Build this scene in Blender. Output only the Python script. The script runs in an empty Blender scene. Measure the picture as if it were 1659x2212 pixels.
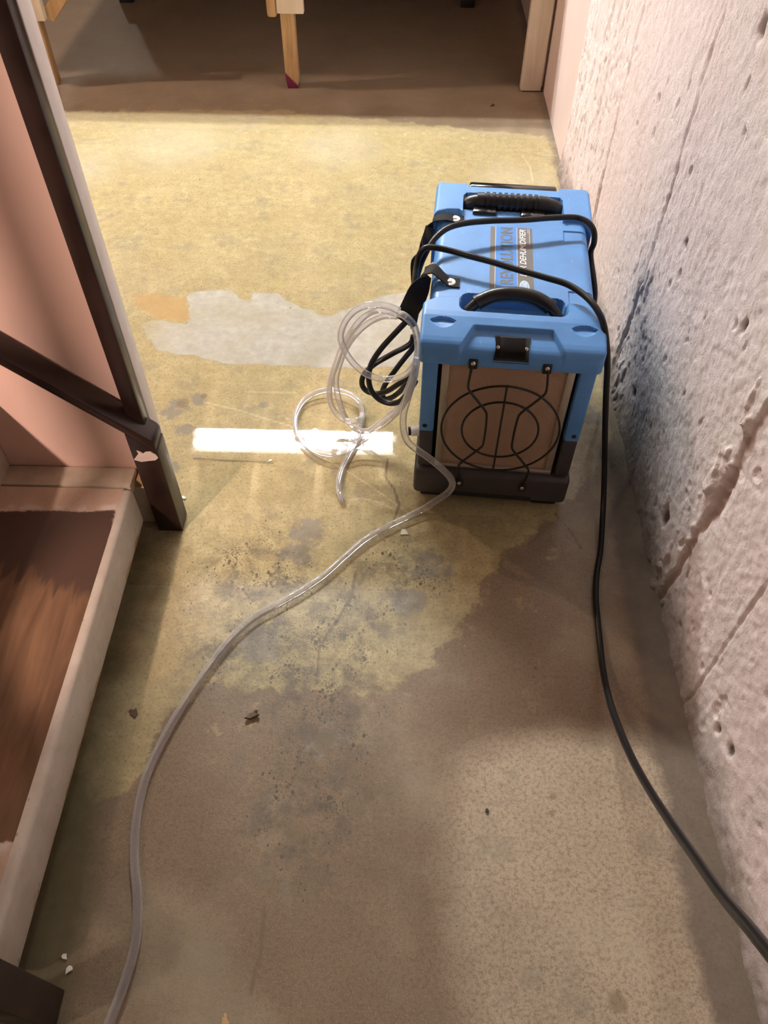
import bpy, bmesh, math, random
import numpy as np
from mathutils import Vector, Matrix

random.seed(7)
C = bpy.context.scene.collection
SC = bpy.context.scene

# ------------------------------------------------------------------ camera
FPX, PITCH, YAW, ROLL, CAMH = [1676.933735, 0.887757, -0.018435, -0.007568, 1.210247]
def cam_axes():
    cp, sp, cy, sy = math.cos(PITCH), math.sin(PITCH), math.cos(YAW), math.sin(YAW)
    f = Vector((sy*cp, cy*cp, -sp)); r = Vector((cy, -sy, 0)); d = f.cross(r)
    cr, sr = math.cos(ROLL), math.sin(ROLL)
    return r*cr + d*sr, d*cr - r*sr, f
_r, _d, _f = cam_axes()
cam = bpy.data.cameras.new('camera'); camo = bpy.data.objects.new('camera', cam); C.objects.link(camo)
M3 = Matrix((_r, -_d, -_f)).transposed()
camo.matrix_world = Matrix.Translation((0, 0, CAMH)) @ M3.to_4x4()
cam.sensor_fit = 'VERTICAL'; cam.sensor_height = 24.0; cam.lens = FPX/2212*24.0
cam.clip_start = .02
SC.camera = camo

# ------------------------------------------------------------------ world, lamps, exposure
w = bpy.data.worlds.new('world'); SC.world = w; w.use_nodes = True
w.node_tree.nodes['Background'].inputs[0].default_value = (.9, .8, .75, 1)
w.node_tree.nodes['Background'].inputs[1].default_value = .0015
TUBE_STRENGTH = 375.0
TUBE_COLOR = (1.0, .99, .945)
LAMPS = [  # name, position, watts, colour, radius
    ('bench_bulb', (-1.9, 2.74, 2.1), 80, (1.0, .74, .60), .04),
    ('stair_bulb', (-1.55, -.45, 2.12), 30, (1.0, .77, .62), .05),
    ('rear_bulb', (-2.1, 6.0, 2.1), 26, (1.0, .92, .78), .05),
]
FILL_AT, FILL_TO, FILL_W, FILL_COL = (-1.3, -.72, 1.62), (-1.02, .98, .40), 195, (1.0, .73, .62)  # added spot lamp out of view that brightens the pink stair wall
SC.view_settings.view_transform = 'Standard'; SC.view_settings.look = 'None'
SC.view_settings.gamma = 1; SC.view_settings.use_curve_mapping = False
SC.view_settings.exposure = 0.0

# ------------------------------------------------------------------ object helpers
def link(o, parent=None):
    C.objects.link(o)
    if parent is not None: o.parent = parent
    return o
def tag(o, label=None, cat=None, group=None, kind=None):
    if label: o['label'] = label
    if cat: o['category'] = cat
    if group: o['group'] = group
    if kind: o['kind'] = kind
    return o
def empty(name, loc=(0, 0, 0), rz=0, **k):
    o = bpy.data.objects.new(name, None); o.location = loc; o.rotation_euler = (0, 0, rz); o.empty_display_size = .05
    link(o); return tag(o, **k)
def mesh_obj(name, me, mat, parent=None, **k):
    if mat is not None: me.materials.append(mat)
    o = bpy.data.objects.new(name, me); link(o, parent); return tag(o, **k)
def smooth(me, ang=35):
    for p in me.polygons: p.use_smooth = True
    me.set_sharp_from_angle(angle=math.radians(ang))
class MB:
    """collects shapes into one bmesh"""
    def __init__(s): s.bm = bmesh.new()
    def box(s, x0, x1, y0, y1, z0, z1, bev=0.0, seg=2, rot=None, at=None):
        t = bmesh.new(); bmesh.ops.create_cube(t, size=1)
        for v in t.verts:
            v.co = Vector(((v.co.x+.5)*(x1-x0)+x0, (v.co.y+.5)*(y1-y0)+y0, (v.co.z+.5)*(z1-z0)+z0))
        if bev: bmesh.ops.bevel(t, geom=list(t.edges), offset=bev, segments=seg, profile=.5, affect='EDGES')
        if rot is not None:
            bmesh.ops.rotate(t, verts=t.verts, cent=at or (0, 0, 0), matrix=rot)
        s._add(t); return s
    def _add(s, t):
        me = bpy.data.meshes.new('t'); t.to_mesh(me); t.free(); s.bm.from_mesh(me); bpy.data.meshes.remove(me)
    def prism(s, poly, y0, y1, bev=0.0, axis='y'):
        """polygon in x,z (axis y) or in y,z (axis x) or x,y (axis z), extruded"""
        t = bmesh.new()
        def co(a, b, c):
            return {'y': (a, c, b), 'x': (c, a, b), 'z': (a, b, c)}[axis]
        v0 = [t.verts.new(co(a, b, y0)) for a, b in poly]; v1 = [t.verts.new(co(a, b, y1)) for a, b in poly]
        n = len(poly); t.faces.new(v0); t.faces.new(v1[::-1])
        for i in range(n): t.faces.new((v0[i], v1[i], v1[(i+1) % n], v0[(i+1) % n]))
        bmesh.ops.recalc_face_normals(t, faces=t.faces)
        if bev: bmesh.ops.bevel(t, geom=list(t.edges), offset=bev, segments=2, profile=.5, affect='EDGES')
        s._add(t); return s
    def cyl(s, p0, p1, r0, r1=None, seg=24, bev=0.0):
        r1 = r0 if r1 is None else r1
        p0, p1 = Vector(p0), Vector(p1); d = p1-p0
        t = bmesh.new(); bmesh.ops.create_cone(t, cap_ends=True, segments=seg, radius1=r0, radius2=r1, depth=d.length)
        if bev:
            es = [e for e in t.edges if abs(e.verts[0].co.z-e.verts[1].co.z) < 1e-6]
            bmesh.ops.bevel(t, geom=es, offset=bev, segments=2, profile=.5, affect='EDGES')
        q = d.to_track_quat('Z', 'Y').to_matrix().to_4x4()
        bmesh.ops.transform(t, matrix=Matrix.Translation((p0+p1)/2) @ q, verts=t.verts)
        s._add(t); return s
    def tube(s, pts, r, seg=10, step=None, closed=False, flat=1.0):
        P = resample(pts, step or r*1.2, closed)
        n = len(P)
        T = np.roll(P, -1, 0)-np.roll(P, 1, 0)
        if not closed: T[0] = P[1]-P[0]; T[-1] = P[-1]-P[-2]
        T /= np.linalg.norm(T, axis=1)[:, None]+1e-12
        a = np.array([0, 0, 1.]) if abs(T[0][2]) < .9 else np.array([1., 0, 0])
        N = np.cross(T[0], a); N /= np.linalg.norm(N)
        rr = r if callable(r) else (lambda t: r)
        rings = []
        for i in range(n):
            N = N-T[i]*(N@T[i]); N /= np.linalg.norm(N); Bn = np.cross(T[i], N)
            R = rr(i/(n-1)) if callable(r) else r
            rings.append([s.bm.verts.new(P[i]+N*math.cos(k*2*math.pi/seg)*R+Bn*math.sin(k*2*math.pi/seg)*R*flat) for k in range(seg)])
        m = n if closed else n-1
        for i in range(m):
            A, B2 = rings[i], rings[(i+1) % n]
            for k in range(seg): s.bm.faces.new((A[k], A[(k+1) % seg], B2[(k+1) % seg], B2[k]))
        if not closed:
            s.bm.faces.new(rings[0][::-1]); s.bm.faces.new(rings[-1])
        return s
    def build(s, name, mat, parent=None, ang=35, **k):
        me = bpy.data.meshes.new(name); bmesh.ops.recalc_face_normals(s.bm, faces=s.bm.faces); s.bm.to_mesh(me); s.bm.free()
        smooth(me, ang); return mesh_obj(name, me, mat, parent, **k)
def resample(pts, step, closed=False):
    """Catmull-Rom through the points, even steps"""
    P = np.array(pts, float)
    if closed: Q = np.vstack([P[-1], P, P[0], P[1]])
    else: Q = np.vstack([2*P[0]-P[1], P, 2*P[-1]-P[-2]])
    out = []
    for i in range(1, len(Q)-2):
        p0, p1, p2, p3 = Q[i-1:i+3]
        def dt(a, b): return max(np.linalg.norm(b-a)**.5, 1e-5)
        t0 = 0; t1 = t0+dt(p0, p1); t2 = t1+dt(p1, p2); t3 = t2+dt(p2, p3)
        k = max(2, int(np.ceil(np.linalg.norm(p2-p1)/step)))
        for t in np.linspace(t1, t2, k, endpoint=False):
            A1 = (t1-t)/(t1-t0)*p0+(t-t0)/(t1-t0)*p1; A2 = (t2-t)/(t2-t1)*p1+(t-t1)/(t2-t1)*p2; A3 = (t3-t)/(t3-t2)*p2+(t-t2)/(t3-t2)*p3
            B1 = (t2-t)/(t2-t0)*A1+(t-t0)/(t2-t0)*A2; B2 = (t3-t)/(t3-t1)*A2+(t-t1)/(t3-t1)*A3
            out.append((t2-t)/(t2-t1)*B1+(t-t1)/(t2-t1)*B2)
    if not closed: out.append(P[-1])
    return np.array(out)

# ------------------------------------------------------------------ numpy noise and shapes
def vnoise(x, y, seed=0):
    xi = np.floor(x).astype(np.int64); yi = np.floor(y).astype(np.int64); fx = x-xi; fy = y-yi
    fx = fx*fx*(3-2*fx); fy = fy*fy*(3-2*fy)
    def h(a, b):
        n = (a*374761393+b*668265263+seed*974634777) & 0x7fffffff
        n = ((n ^ (n >> 13))*1274126177) & 0x7fffffff
        return ((n ^ (n >> 16)) & 0xffff)/65535.0
    return (h(xi, yi)*(1-fx)+h(xi+1, yi)*fx)*(1-fy)+(h(xi, yi+1)*(1-fx)+h(xi+1, yi+1)*fx)*fy
def fbm(x, y, seed=0, oct=4):
    s = 0; a = .5
    for o in range(oct): s = s+a*vnoise(x*2**o, y*2**o, seed+o*17); a *= .5
    return s
def sstep(a, b, x):
    t = np.clip((x-a)/(b-a), 0, 1); return t*t*(3-2*t)
def poly_sd(X, Y, poly):
    """signed distance to a polygon, positive inside"""
    P = np.array(poly, float); d = np.full(X.shape, 1e9); inside = np.zeros(X.shape, bool)
    for i in range(len(P)):
        a, b = P[i-1], P[i]; e = b-a; L = e@e+1e-12
        t = np.clip(((X-a[0])*e[0]+(Y-a[1])*e[1])/L, 0, 1)
        d = np.minimum(d, np.hypot(X-a[0]-t*e[0], Y-a[1]-t*e[1]))
        c = ((a[1] > Y) != (b[1] > Y)) & (X < (b[0]-a[0])*(Y-a[1])/(b[1]-a[1]+1e-12)+a[0]); inside ^= c
    return np.where(inside, d, -d)
def line_d(X, Y, pl):
    d = np.full(X.shape, 1e9)
    for i in range(1, len(pl)):
        a, b = np.array(pl[i-1]), np.array(pl[i]); e = b-a; L = e@e+1e-12
        t = np.clip(((X-a[0])*e[0]+(Y-a[1])*e[1])/L, 0, 1); d = np.minimum(d, np.hypot(X-a[0]-t*e[0], Y-a[1]-t*e[1]))
    return d
def blobs(X, Y, L):
    s = np.zeros(X.shape)
    for x, y, r in L: s = np.maximum(s, np.exp(-((X-x)**2+(Y-y)**2)/(r*r)))
    return s
def grid_mesh(name, PX, PY, PZ, attrs=None, flip=False):
    n, m = PX.shape
    V = np.stack([PX, PY, PZ], -1).reshape(-1, 3)
    i = np.arange(n*m).reshape(n, m)
    F = np.stack([i[:-1, :-1], i[1:, :-1], i[1:, 1:], i[:-1, 1:]], -1).reshape(-1, 4)
    if flip: F = F[:, ::-1]
    me = bpy.data.meshes.new(name)
    me.vertices.add(len(V)); me.vertices.foreach_set('co', V.astype(np.float32).ravel())
    me.loops.add(F.size); me.loops.foreach_set('vertex_index', F.ravel().astype(np.int32))
    me.polygons.add(len(F)); me.polygons.foreach_set('loop_start', np.arange(0, F.size, 4, dtype=np.int32))
    me.polygons.foreach_set('use_smooth', np.ones(len(F), bool))
    me.update(calc_edges=True); me.validate()
    for k, a in (attrs or {}).items():
        at = me.attributes.new(k, 'FLOAT', 'POINT'); at.data.foreach_set('value', np.asarray(a, np.float32).ravel())
    return me

# ------------------------------------------------------------------ material helpers
class NT:
    def __init__(s, name):
        s.m = bpy.data.materials.new(name); s.m.use_nodes = True; s.t = s.m.node_tree; s.n = s.t.nodes
        s.b = s.n['Principled BSDF']; s.out = s.n['Material Output']
        s.tc = s.n.new('ShaderNodeTexCoord'); s.P = s.tc.outputs['Object']
    def L(s, a, i):
        if hasattr(a, 'is_output'): s.t.links.new(a, i)
        else:
            if i.type == 'RGBA' and not hasattr(a, '__len__'): a = (a, a, a, 1)
            if i.type == 'RGBA' and len(a) == 3: a = (*a, 1)
            i.default_value = a
    def set(s, **k):
        for a, v in k.items(): s.L(v, s.b.inputs[a.replace('_', ' ')])
        return s
    def mp(s, scale=(1, 1, 1), rot=(0, 0, 0), loc=(0, 0, 0), v=None):
        n = s.n.new('ShaderNodeMapping'); s.L(v or s.P, n.inputs[0]); n.inputs['Scale'].default_value = scale; n.inputs['Rotation'].default_value = rot; n.inputs['Location'].default_value = loc
        return n.outputs[0]
    def noise(s, scale, detail=4, rough=.55, v=None, dist=0):
        n = s.n.new('ShaderNodeTexNoise'); s.L(v or s.P, n.inputs['Vector']); n.inputs['Scale'].default_value = scale; n.inputs['Detail'].default_value = detail; n.inputs['Roughness'].default_value = rough; n.inputs['Distortion'].default_value = dist
        return n.outputs['Fac']
    def voro(s, scale, v=None, feat='F1', rnd=1.0):
        n = s.n.new('ShaderNodeTexVoronoi'); n.feature = feat; s.L(v or s.P, n.inputs['Vector']); n.inputs['Scale'].default_value = scale; n.inputs['Randomness'].default_value = rnd
        return n.outputs['Distance']
    def attr(s, name):
        n = s.n.new('ShaderNodeAttribute'); n.attribute_name = name; return n.outputs['Fac']
    def ma(s, op, a, b=0.0, c=None):
        n = s.n.new('ShaderNodeMath'); n.operation = op; s.L(a, n.inputs[0]); s.L(b, n.inputs[1])
        if c is not None: s.L(c, n.inputs[2])
        return n.outputs[0]
    def mr(s, v, a, b, c=0.0, d=1.0, sm=False):
        n = s.n.new('ShaderNodeMapRange'); n.clamp = True
        if sm: n.interpolation_type = 'SMOOTHSTEP'
        s.L(v, n.inputs[0])
        for i, x in enumerate((a, b, c, d)): s.L(x, n.inputs[1+i])
        return n.outputs[0]
    def mix(s, f, a, b, mode='MIX'):
        n = s.n.new('ShaderNodeMix'); n.data_type = 'RGBA'; n.blend_type = mode
        s.L(f, n.inputs['Factor']); A = [i for i in n.inputs if i.name == 'A' and i.type == 'RGBA'][0]; B2 = [i for i in n.inputs if i.name == 'B' and i.type == 'RGBA'][0]
        s.L(a, A); s.L(b, B2); return [o for o in n.outputs if o.type == 'RGBA'][0]
    def xyz(s, v=None):
        n = s.n.new('ShaderNodeSeparateXYZ'); s.L(v or s.P, n.inputs[0]); return n.outputs
    def bump(s, h, strength=.5, dist=.002, normal=None):
        n = s.n.new('ShaderNodeBump'); s.L(h, n.inputs['Height']); n.inputs['Strength'].default_value = strength; n.inputs['Distance'].default_value = dist
        if normal is not None: s.L(normal, n.inputs['Normal'])
        s.L(n.outputs[0], s.b.inputs['Normal']); return n.outputs[0]
def plain(name, col, rough=.5, metal=0, var=.12, scale=20, bump=0, bscale=300, spec=.5):
    t = NT(name); n = t.noise(scale, 4)
    t.set(Base_Color=t.mix(t.mr(n, .3, .7), tuple(c*(1-var) for c in col), tuple(min(1, c*(1+var)) for c in col)), Roughness=rough, Metallic=metal)
    t.b.inputs['Specular IOR Level'].default_value = spec
    if bump: t.bump(t.noise(bscale, 3), bump, .001)
    return t.m

# ------------------------------------------------------------------ materials
def mat_floor():
    t = NT('painted_concrete_floor')
    x, y, z = t.xyz()
    n1 = t.noise(7, 6, .6); n2 = t.noise(38, 5, .65); n3 = t.noise(160, 3, .7); nr = t.noise(16, 8, .68)
    mott = t.noise(2.1, 4)
    # old yellow paint
    paint = t.mix(t.mr(n1, .3, .72), (.385, .32, .165), (.47, .405, .225))
    paint = t.mix(t.mr(n2, .42, .72, 0, .45), paint, (.26, .215, .12))
    paint = t.mix(t.mr(n2, .30, .46, .35, 0), paint, (.50, .45, .29))
    paint = t.mix(t.mr(mott, .5, .7, 0, .35), paint, (.33, .295, .21))
    paint = t.mix(t.mr(n3, .54, .64, 0, .6), paint, (.21, .175, .11))
    paint = t.mix(t.mr(t.noise(75, 6, .8), .56, .66, 0, .55), paint, (.19, .16, .10))
    paint = t.mix(t.mr(t.noise(300, 4, .75), .55, .64, 0, .5), paint, (.20, .165, .10))
    # bare worn concrete in front
    bare = t.mix(t.mr(n1, .3, .7), (.20, .150, .098), (.27, .205, .138))
    rt = t.mr(t.ma('ADD', t.attr('beige'), t.ma('MULTIPLY', t.ma('SUBTRACT', t.noise(4.5, 6, .65), .5), .9)), .3, .7)
    bare = t.mix(rt, bare, t.mix(t.mr(n1, .3, .7), (.42, .345, .25), (.50, .42, .32)))
    n4 = t.noise(420, 3, .75); bare = t.mix(t.mr(n3, .46, .66, 0, .55), bare, (.135, .095, .06)); bare = t.mix(t.mr(n4, .52, .64, 0, .5), bare, (.12, .085, .055)); bare = t.mix(t.mr(n4, .34, .44, .45, 0), bare, (.40, .33, .24))
    bare = t.mix(t.mr(t.noise(3.3, 5), .52, .68, 0, .5), bare, (.42, .37, .27))
    rag = t.ma('MULTIPLY', t.ma('SUBTRACT', nr, .5), .11)
    sdy = t.ma('ADD', t.attr('yel'), rag)
    my = t.mr(sdy, -.004, .006)
    # left over paint flecks beyond the edge
    fl = t.ma('MULTIPLY', t.mr(t.noise(24, 6, .7), .585, .62), t.mr(t.attr('yel'), -.32, -.02, 0, 1))
    fl = t.ma('MULTIPLY', fl, t.mr(t.noise(4, 2), .42, .55))
    my = t.ma('MAXIMUM', my, t.ma('MULTIPLY', fl, .65))
    col = t.mix(my, bare, paint)
    # scuffed grey areas where the paint has worn through
    gm = t.mr(t.ma('ADD', t.attr('grey'), t.ma('MULTIPLY', t.ma('SUBTRACT', t.noise(30, 8, .75), .5), 1.9)), .46, .62)
    col = t.mix(t.ma('MULTIPLY', gm, .9), col, (.245, .225, .18))
    sc = t.mr(t.ma('ADD', t.noise(9, 8, .7), t.ma('MULTIPLY', n2, .3)), .70, .78, 0, .4)
    col = t.mix(sc, col, (.25, .23, .175))
    # pale patch where the paint has peeled off
    sdp = t.ma('ADD', t.attr('patch'), t.ma('MULTIPLY', t.ma('SUBTRACT', t.noise(26, 8, .7), .5), .035))
    pm = t.mr(sdp, -.002, .003)
    pcol = t.mix(t.mr(n2, .35, .65), (.37, .365, .315), (.45, .445, .395))
    pcol = t.mix(t.mr(n1, .45, .7, 0, .7), pcol, (.36, .33, .235))
    pfade = t.ma('MULTIPLY', pm, t.attr('pfade'))
    col = t.mix(pfade, col, pcol)
    col = t.mix(t.mr(t.ma('ABSOLUTE', sdp), .0, .005, .25, 0), col, (.30, .25, .17))
    # ochre patch beside it
    sdt = t.ma('ADD', t.attr('tan'), t.ma('MULTIPLY', t.ma('SUBTRACT', t.noise(22, 8, .7), .5), .04))
    col = t.mix(t.mr(sdt, -.004, .004, 0, .75), col, (.40, .27, .125))
    # pale scuffs at the far end
    far = t.mr(t.ma('ADD', t.attr('pale'), t.ma('MULTIPLY', t.ma('SUBTRACT', n2, .5), .9)), .5, .95, 0, .3)
    col = t.mix(far, col, (.50, .475, .39))
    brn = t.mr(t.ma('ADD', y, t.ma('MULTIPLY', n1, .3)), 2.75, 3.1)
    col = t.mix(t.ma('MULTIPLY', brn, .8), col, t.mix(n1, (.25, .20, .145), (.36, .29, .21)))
    # scratches, hose caustics painted as pale lines, cracks
    col = t.mix(t.mr(t.ma('ADD', t.attr('scr_caustic'), t.ma('MULTIPLY', n3, .002)), .0025, .005, .6, 0), col, (.56, .50, .34))
    col = t.mix(t.mr(t.ma('ADD', t.attr('crk'), t.ma('MULTIPLY', t.noise(50, 4), .0055)), .0048, .0066, .75, 0), col, (.16, .12, .08))
    # black specks and flecks of dirt
    wv = t.mp((1, 1.0, 1)); 
    dst = t.voro(95, v=t.mp((1, .7, 1), (0, 0, .6)), rnd=1)
    thr = t.ma('MULTIPLY', t.attr('speck'), t.mr(t.noise(14, 5, .7), .36, .62))
    sp = t.mr(t.ma('SUBTRACT', dst, t.ma('MULTIPLY', thr, .36)), -.03, .02, 1, 0)
    sp = t.ma('MULTIPLY', sp, t.mr(t.noise(70, 2), .36, .48))
    dst2 = t.voro(210); sp2 = t.mr(t.ma('SUBTRACT', dst2, t.ma('MULTIPLY', thr, .42)), -.03, .03, 1, 0)
    sp = t.ma('MAXIMUM', sp, t.ma('MULTIPLY', sp2, .8))
    col = t.mix(t.ma('MULTIPLY', sp, .85), col, (.085, .065, .045))
    haze = t.ma('MULTIPLY', t.attr('speck'), t.mr(t.noise(22, 7, .75), .44, .60, 0, .75))
    col = t.mix(haze, col, (.125, .105, .08))
    d2 = t.voro(26); rnd = t.mr(t.ma('SUBTRACT', d2, t.mr(t.noise(5, 2), .45, .7, 0, .075)), -.004, .006, 1, 0)
    col = t.mix(t.ma('MULTIPLY', rnd, .8), col, (.10, .075, .05))
    st = t.mr(t.ma('ADD', t.attr('stain'), t.ma('MULTIPLY', t.ma('SUBTRACT', nr, .5), .8)), .45, .7)
    col = t.mix(t.ma('MULTIPLY', st, .6), col, (.19, .145, .09))
    # dirt along the right wall; shade beside the step nosing painted dark
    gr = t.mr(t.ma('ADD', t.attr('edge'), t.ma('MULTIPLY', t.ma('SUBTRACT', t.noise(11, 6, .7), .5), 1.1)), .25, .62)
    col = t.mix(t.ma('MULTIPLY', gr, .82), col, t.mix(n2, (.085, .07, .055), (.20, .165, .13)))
    lf = t.mr(t.ma('ADD', t.attr('nose_shade'), t.ma('MULTIPLY', t.ma('SUBTRACT', nr, .5), .7)), .22, .70)
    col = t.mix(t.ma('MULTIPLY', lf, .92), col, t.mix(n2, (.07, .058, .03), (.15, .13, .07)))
    # gloss: the sealed paint behind the worn edge is wet and mirror like
    wet = t.ma('MULTIPLY', t.attr('wet'), my)
    rg = t.mr(wet, 0, 1, .42, .012)
    rg = t.ma('ADD', rg, t.mr(t.noise(30, 5), .60, .8, 0, .10))
    t.set(Base_Color=col, Roughness=rg)
    t.b.inputs['Specular IOR Level'].default_value = .5
    h = t.ma('ADD', t.ma('MULTIPLY', n3, .5), t.ma('ADD', t.ma('MULTIPLY', n2, .5), t.ma('MULTIPLY', my, .25)))
    bs = t.n.new('ShaderNodeBump'); t.L(h, bs.inputs['Height']); bs.inputs['Distance'].default_value = .0016
    t.L(t.mr(wet, 0, 1, .40, .006), bs.inputs['Strength']); t.L(bs.outputs[0], t.b.inputs['Normal'])
    return t.m
def mat_wall():
    t = NT('rough_painted_concrete_wall')
    x, y, z = t.xyz()
    n1 = t.noise(3.2, 5); n2 = t.noise(26, 6, .6); n3 = t.noise(110, 4, .7)
    gx = t.noise(9, 6, .6, v=t.mp((1, 6, .7)))
    col = t.mix(t.mr(n1, .35, .68), (.89, .775, .775), (.94, .87, .88))
    col = t.mix(t.mr(gx, .52, .74, 0, .4), col, (.66, .61, .54))
    col = t.mix(t.mr(n2, .55, .75, 0, .35), col, (.56, .505, .45))
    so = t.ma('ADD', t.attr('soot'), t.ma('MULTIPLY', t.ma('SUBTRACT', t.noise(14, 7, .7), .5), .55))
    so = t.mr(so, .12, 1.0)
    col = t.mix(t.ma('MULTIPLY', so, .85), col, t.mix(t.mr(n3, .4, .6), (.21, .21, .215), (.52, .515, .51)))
    pit = t.attr('pit')
    col = t.mix(t.mr(pit, .25, .8, 0, .85), col, (.09, .065, .05))
    cr = t.attr('crack'); col = t.mix(t.ma('MULTIPLY', t.mr(t.ma('ADD', cr, t.ma('MULTIPLY', t.ma('SUBTRACT', n2, .5), .8)), .35, .8), .7), col, (.50, .36, .315))
    # streaks of flaked paint
    fl = t.mr(t.noise(30, 5, .7, v=t.mp((1, 4.5, .55))), .655, .70, 0, .6)
    col = t.mix(t.ma('MULTIPLY', fl, t.mr(t.noise(5, 3), .4, .6)), col, (.33, .27, .23))
    dots = t.mr(t.noise(150, 4, .8), .60, .68, 0, .5); col = t.mix(t.ma('MULTIPLY', dots, t.mr(t.noise(8, 4), .35, .6)), col, (.40, .34, .31))
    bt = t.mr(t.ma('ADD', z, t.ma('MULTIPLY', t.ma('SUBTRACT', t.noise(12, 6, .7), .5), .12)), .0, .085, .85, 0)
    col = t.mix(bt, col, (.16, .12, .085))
    t.set(Base_Color=col, Roughness=.72)
    h = t.ma('ADD', t.ma('MULTIPLY', t.noise(120, 6, .8), 1.5), t.ma('ADD', t.ma('MULTIPLY', t.noise(38, 4, .7, v=t.mp((1, 1.2, .85))), .3), t.ma('MULTIPLY', t.noise(260, 3, .7), .5)))
    bs = t.n.new('ShaderNodeBump'); t.L(h, bs.inputs['Height']); bs.inputs['Distance'].default_value = .0035
    t.L(t.mr(t.attr('rough'), 0, 1, .1, .85), bs.inputs['Strength']); t.L(bs.outputs[0], t.b.inputs['Normal'])
    return t.m
def mat_blue(name='blue_plastic', col=(.10, .29, .665)):
    t = NT(name); n = t.noise(14, 6, .6); s = t.noise(120, 4, .7, v=t.mp((1, .25, 1), (0, 0, .5)))
    c = t.mix(t.mr(n, .3, .7), tuple(a*.90 for a in col), tuple(a*1.10 for a in col))
    c = t.mix(t.mr(s, .62, .74, 0, .28), c, (.42, .58, .78))
    t.set(Base_Color=c, Roughness=t.mr(n, .3, .7, .36, .48)); t.bump(t.noise(420, 2), .10, .0006); return t.m
def mat_wood(name, a, b, rough=.6, scale=1.0, axis=2):
    t = NT(name); sc = [26, 26, 26]; sc[axis] = 1.6
    n = t.noise(scale, 7, .6, v=t.mp(tuple(sc)), dist=1.2); n2 = t.noise(3, 3)
    c = t.mix(t.mr(n, .32, .68), a, b); c = t.mix(t.mr(n2, .5, .75, 0, .5), c, tuple(q*.6 for q in a))
    t.set(Base_Color=c, Roughness=rough); t.bump(n, .25, .001); return t.m
def mat_leg():
    t = NT('raw_leg_wood'); x, y, z = t.xyz()
    n = t.noise(1, 7, .6, v=t.mp((30, 30, 3)), dist=1.5)
    c = t.mix(t.mr(n, .32, .68), (.40, .26, .12), (.62, .44, .22))
    k = t.ma('ADD', z, t.ma('MULTIPLY', t.ma('ADD', x, .42), 1.0))
    c = t.mix(t.mr(k, .052, .060, 1, 0), c, (.16, .012, .065))
    t.set(Base_Color=c, Roughness=.6); t.bump(n, .25, .001); return t.m
def mat_tread():
    t = NT('worn_tread_paint'); x, y, z = t.xyz()
    st = t.noise(1, 7, .62, v=t.mp((34, 3.2, 20), (0, 0, .12)), dist=1.0); n = t.noise(30, 6, .65); nb = t.noise(3.4, 4)
    pink = t.mix(t.mr(n, .3, .7), (.50, .36, .27), (.60, .45, .35))
    pink = t.mix(t.mr(t.noise(60, 4, .7), .60, .72, 0, .6), pink, (.30, .20, .13))
    wood = t.mix(t.mr(st, .34, .66), (.115, .062, .033), (.225, .128, .07))
    wood = t.mix(t.mr(nb, .42, .6, 0, .5), wood, (.095, .055, .035))
    dk = t.ma('ADD', t.attr('dark'), t.ma('ADD', t.ma('MULTIPLY', t.ma('SUBTRACT', st, .5), 1.6), t.ma('MULTIPLY', t.ma('SUBTRACT', nb, .5), .9)))
    wood = t.mix(t.mr(dk, .42, .56, 0, .92), wood, (.070, .040, .030))
    sd = t.ma('ADD', t.attr('worn'), t.ma('MULTIPLY', t.ma('SUBTRACT', t.noise(42, 7, .7), .5), .018))
    m = t.mr(sd, -.001, .0015)
    c = t.mix(m, pink, wood)
    # flaking pale rim along the nosing
    rim = t.mr(t.ma('ABSOLUTE', t.ma('ADD', sd, .006)), .002, .010, 1, 0)
    c = t.mix(t.ma('MULTIPLY', rim, t.mr(n, .45, .58, 0, .8)), c, (.66, .60, .54))
    t.set(Base_Color=c, Roughness=t.mr(m, 0, 1, .55, .40))
    bs = t.ma('ADD', t.ma('MULTIPLY', m, -1.2), t.ma('MULTIPLY', st, .5)); t.bump(bs, .5, .0016); return t.m
def mat_nose():
    t = NT('pale_nosing_paint'); x, y, z = t.xyz(); n = t.noise(26, 6, .65)
    c = t.mix(t.mr(n, .3, .7), (.52, .465, .40), (.63, .575, .50))
    e = t.ma('ADD', z, t.ma('MULTIPLY', t.ma('SUBTRACT', t.noise(16, 6, .7), .5), .06))
    c = t.mix(t.mr(e, .040, .048, .85, 0), c, (.36, .22, .075))
    c = t.mix(t.mr(t.noise(50, 5, .7), .64, .70, 0, .7), c, (.22, .16, .10))
    c = t.mix(t.mr(t.voro(17), .03, .06, .7, 0), c, (.25, .18, .11))
    t.set(Base_Color=c, Roughness=.55); t.bump(n, .3, .001); return t.m
def mat_hose():
    t = NT('clear_vinyl_tubing')
    tr = t.n.new('ShaderNodeBsdfTransparent'); tr.inputs[0].default_value = (.95, .95, .96, 1)
    gl = t.n.new('ShaderNodeBsdfGlossy'); gl.inputs['Roughness'].default_value = .06
    tl = t.n.new('ShaderNodeBsdfDiffuse'); tl.inputs[0].default_value = (.93, .93, .95, 1)
    lw = t.n.new('ShaderNodeLayerWeight'); lw.inputs[0].default_value = .35
    fa = lw.outputs['Facing']
    m1 = t.n.new('ShaderNodeMixShader'); t.L(t.mr(fa, .1, .9, .12, .58), m1.inputs[0]); t.t.links.new(tr.outputs[0], m1.inputs[1]); t.t.links.new(tl.outputs[0], m1.inputs[2])
    m2 = t.n.new('ShaderNodeMixShader'); fr = t.n.new('ShaderNodeFresnel'); fr.inputs[0].default_value = 1.5
    t.L(t.ma('ADD', t.ma('MULTIPLY', fr.outputs[0], .7), .01), m2.inputs[0]); t.t.links.new(m1.outputs[0], m2.inputs[1]); t.t.links.new(gl.outputs[0], m2.inputs[2])
    t.t.links.new(m2.outputs[0], t.out.inputs[0]); t.n.remove(t.b); return t.m
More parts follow.
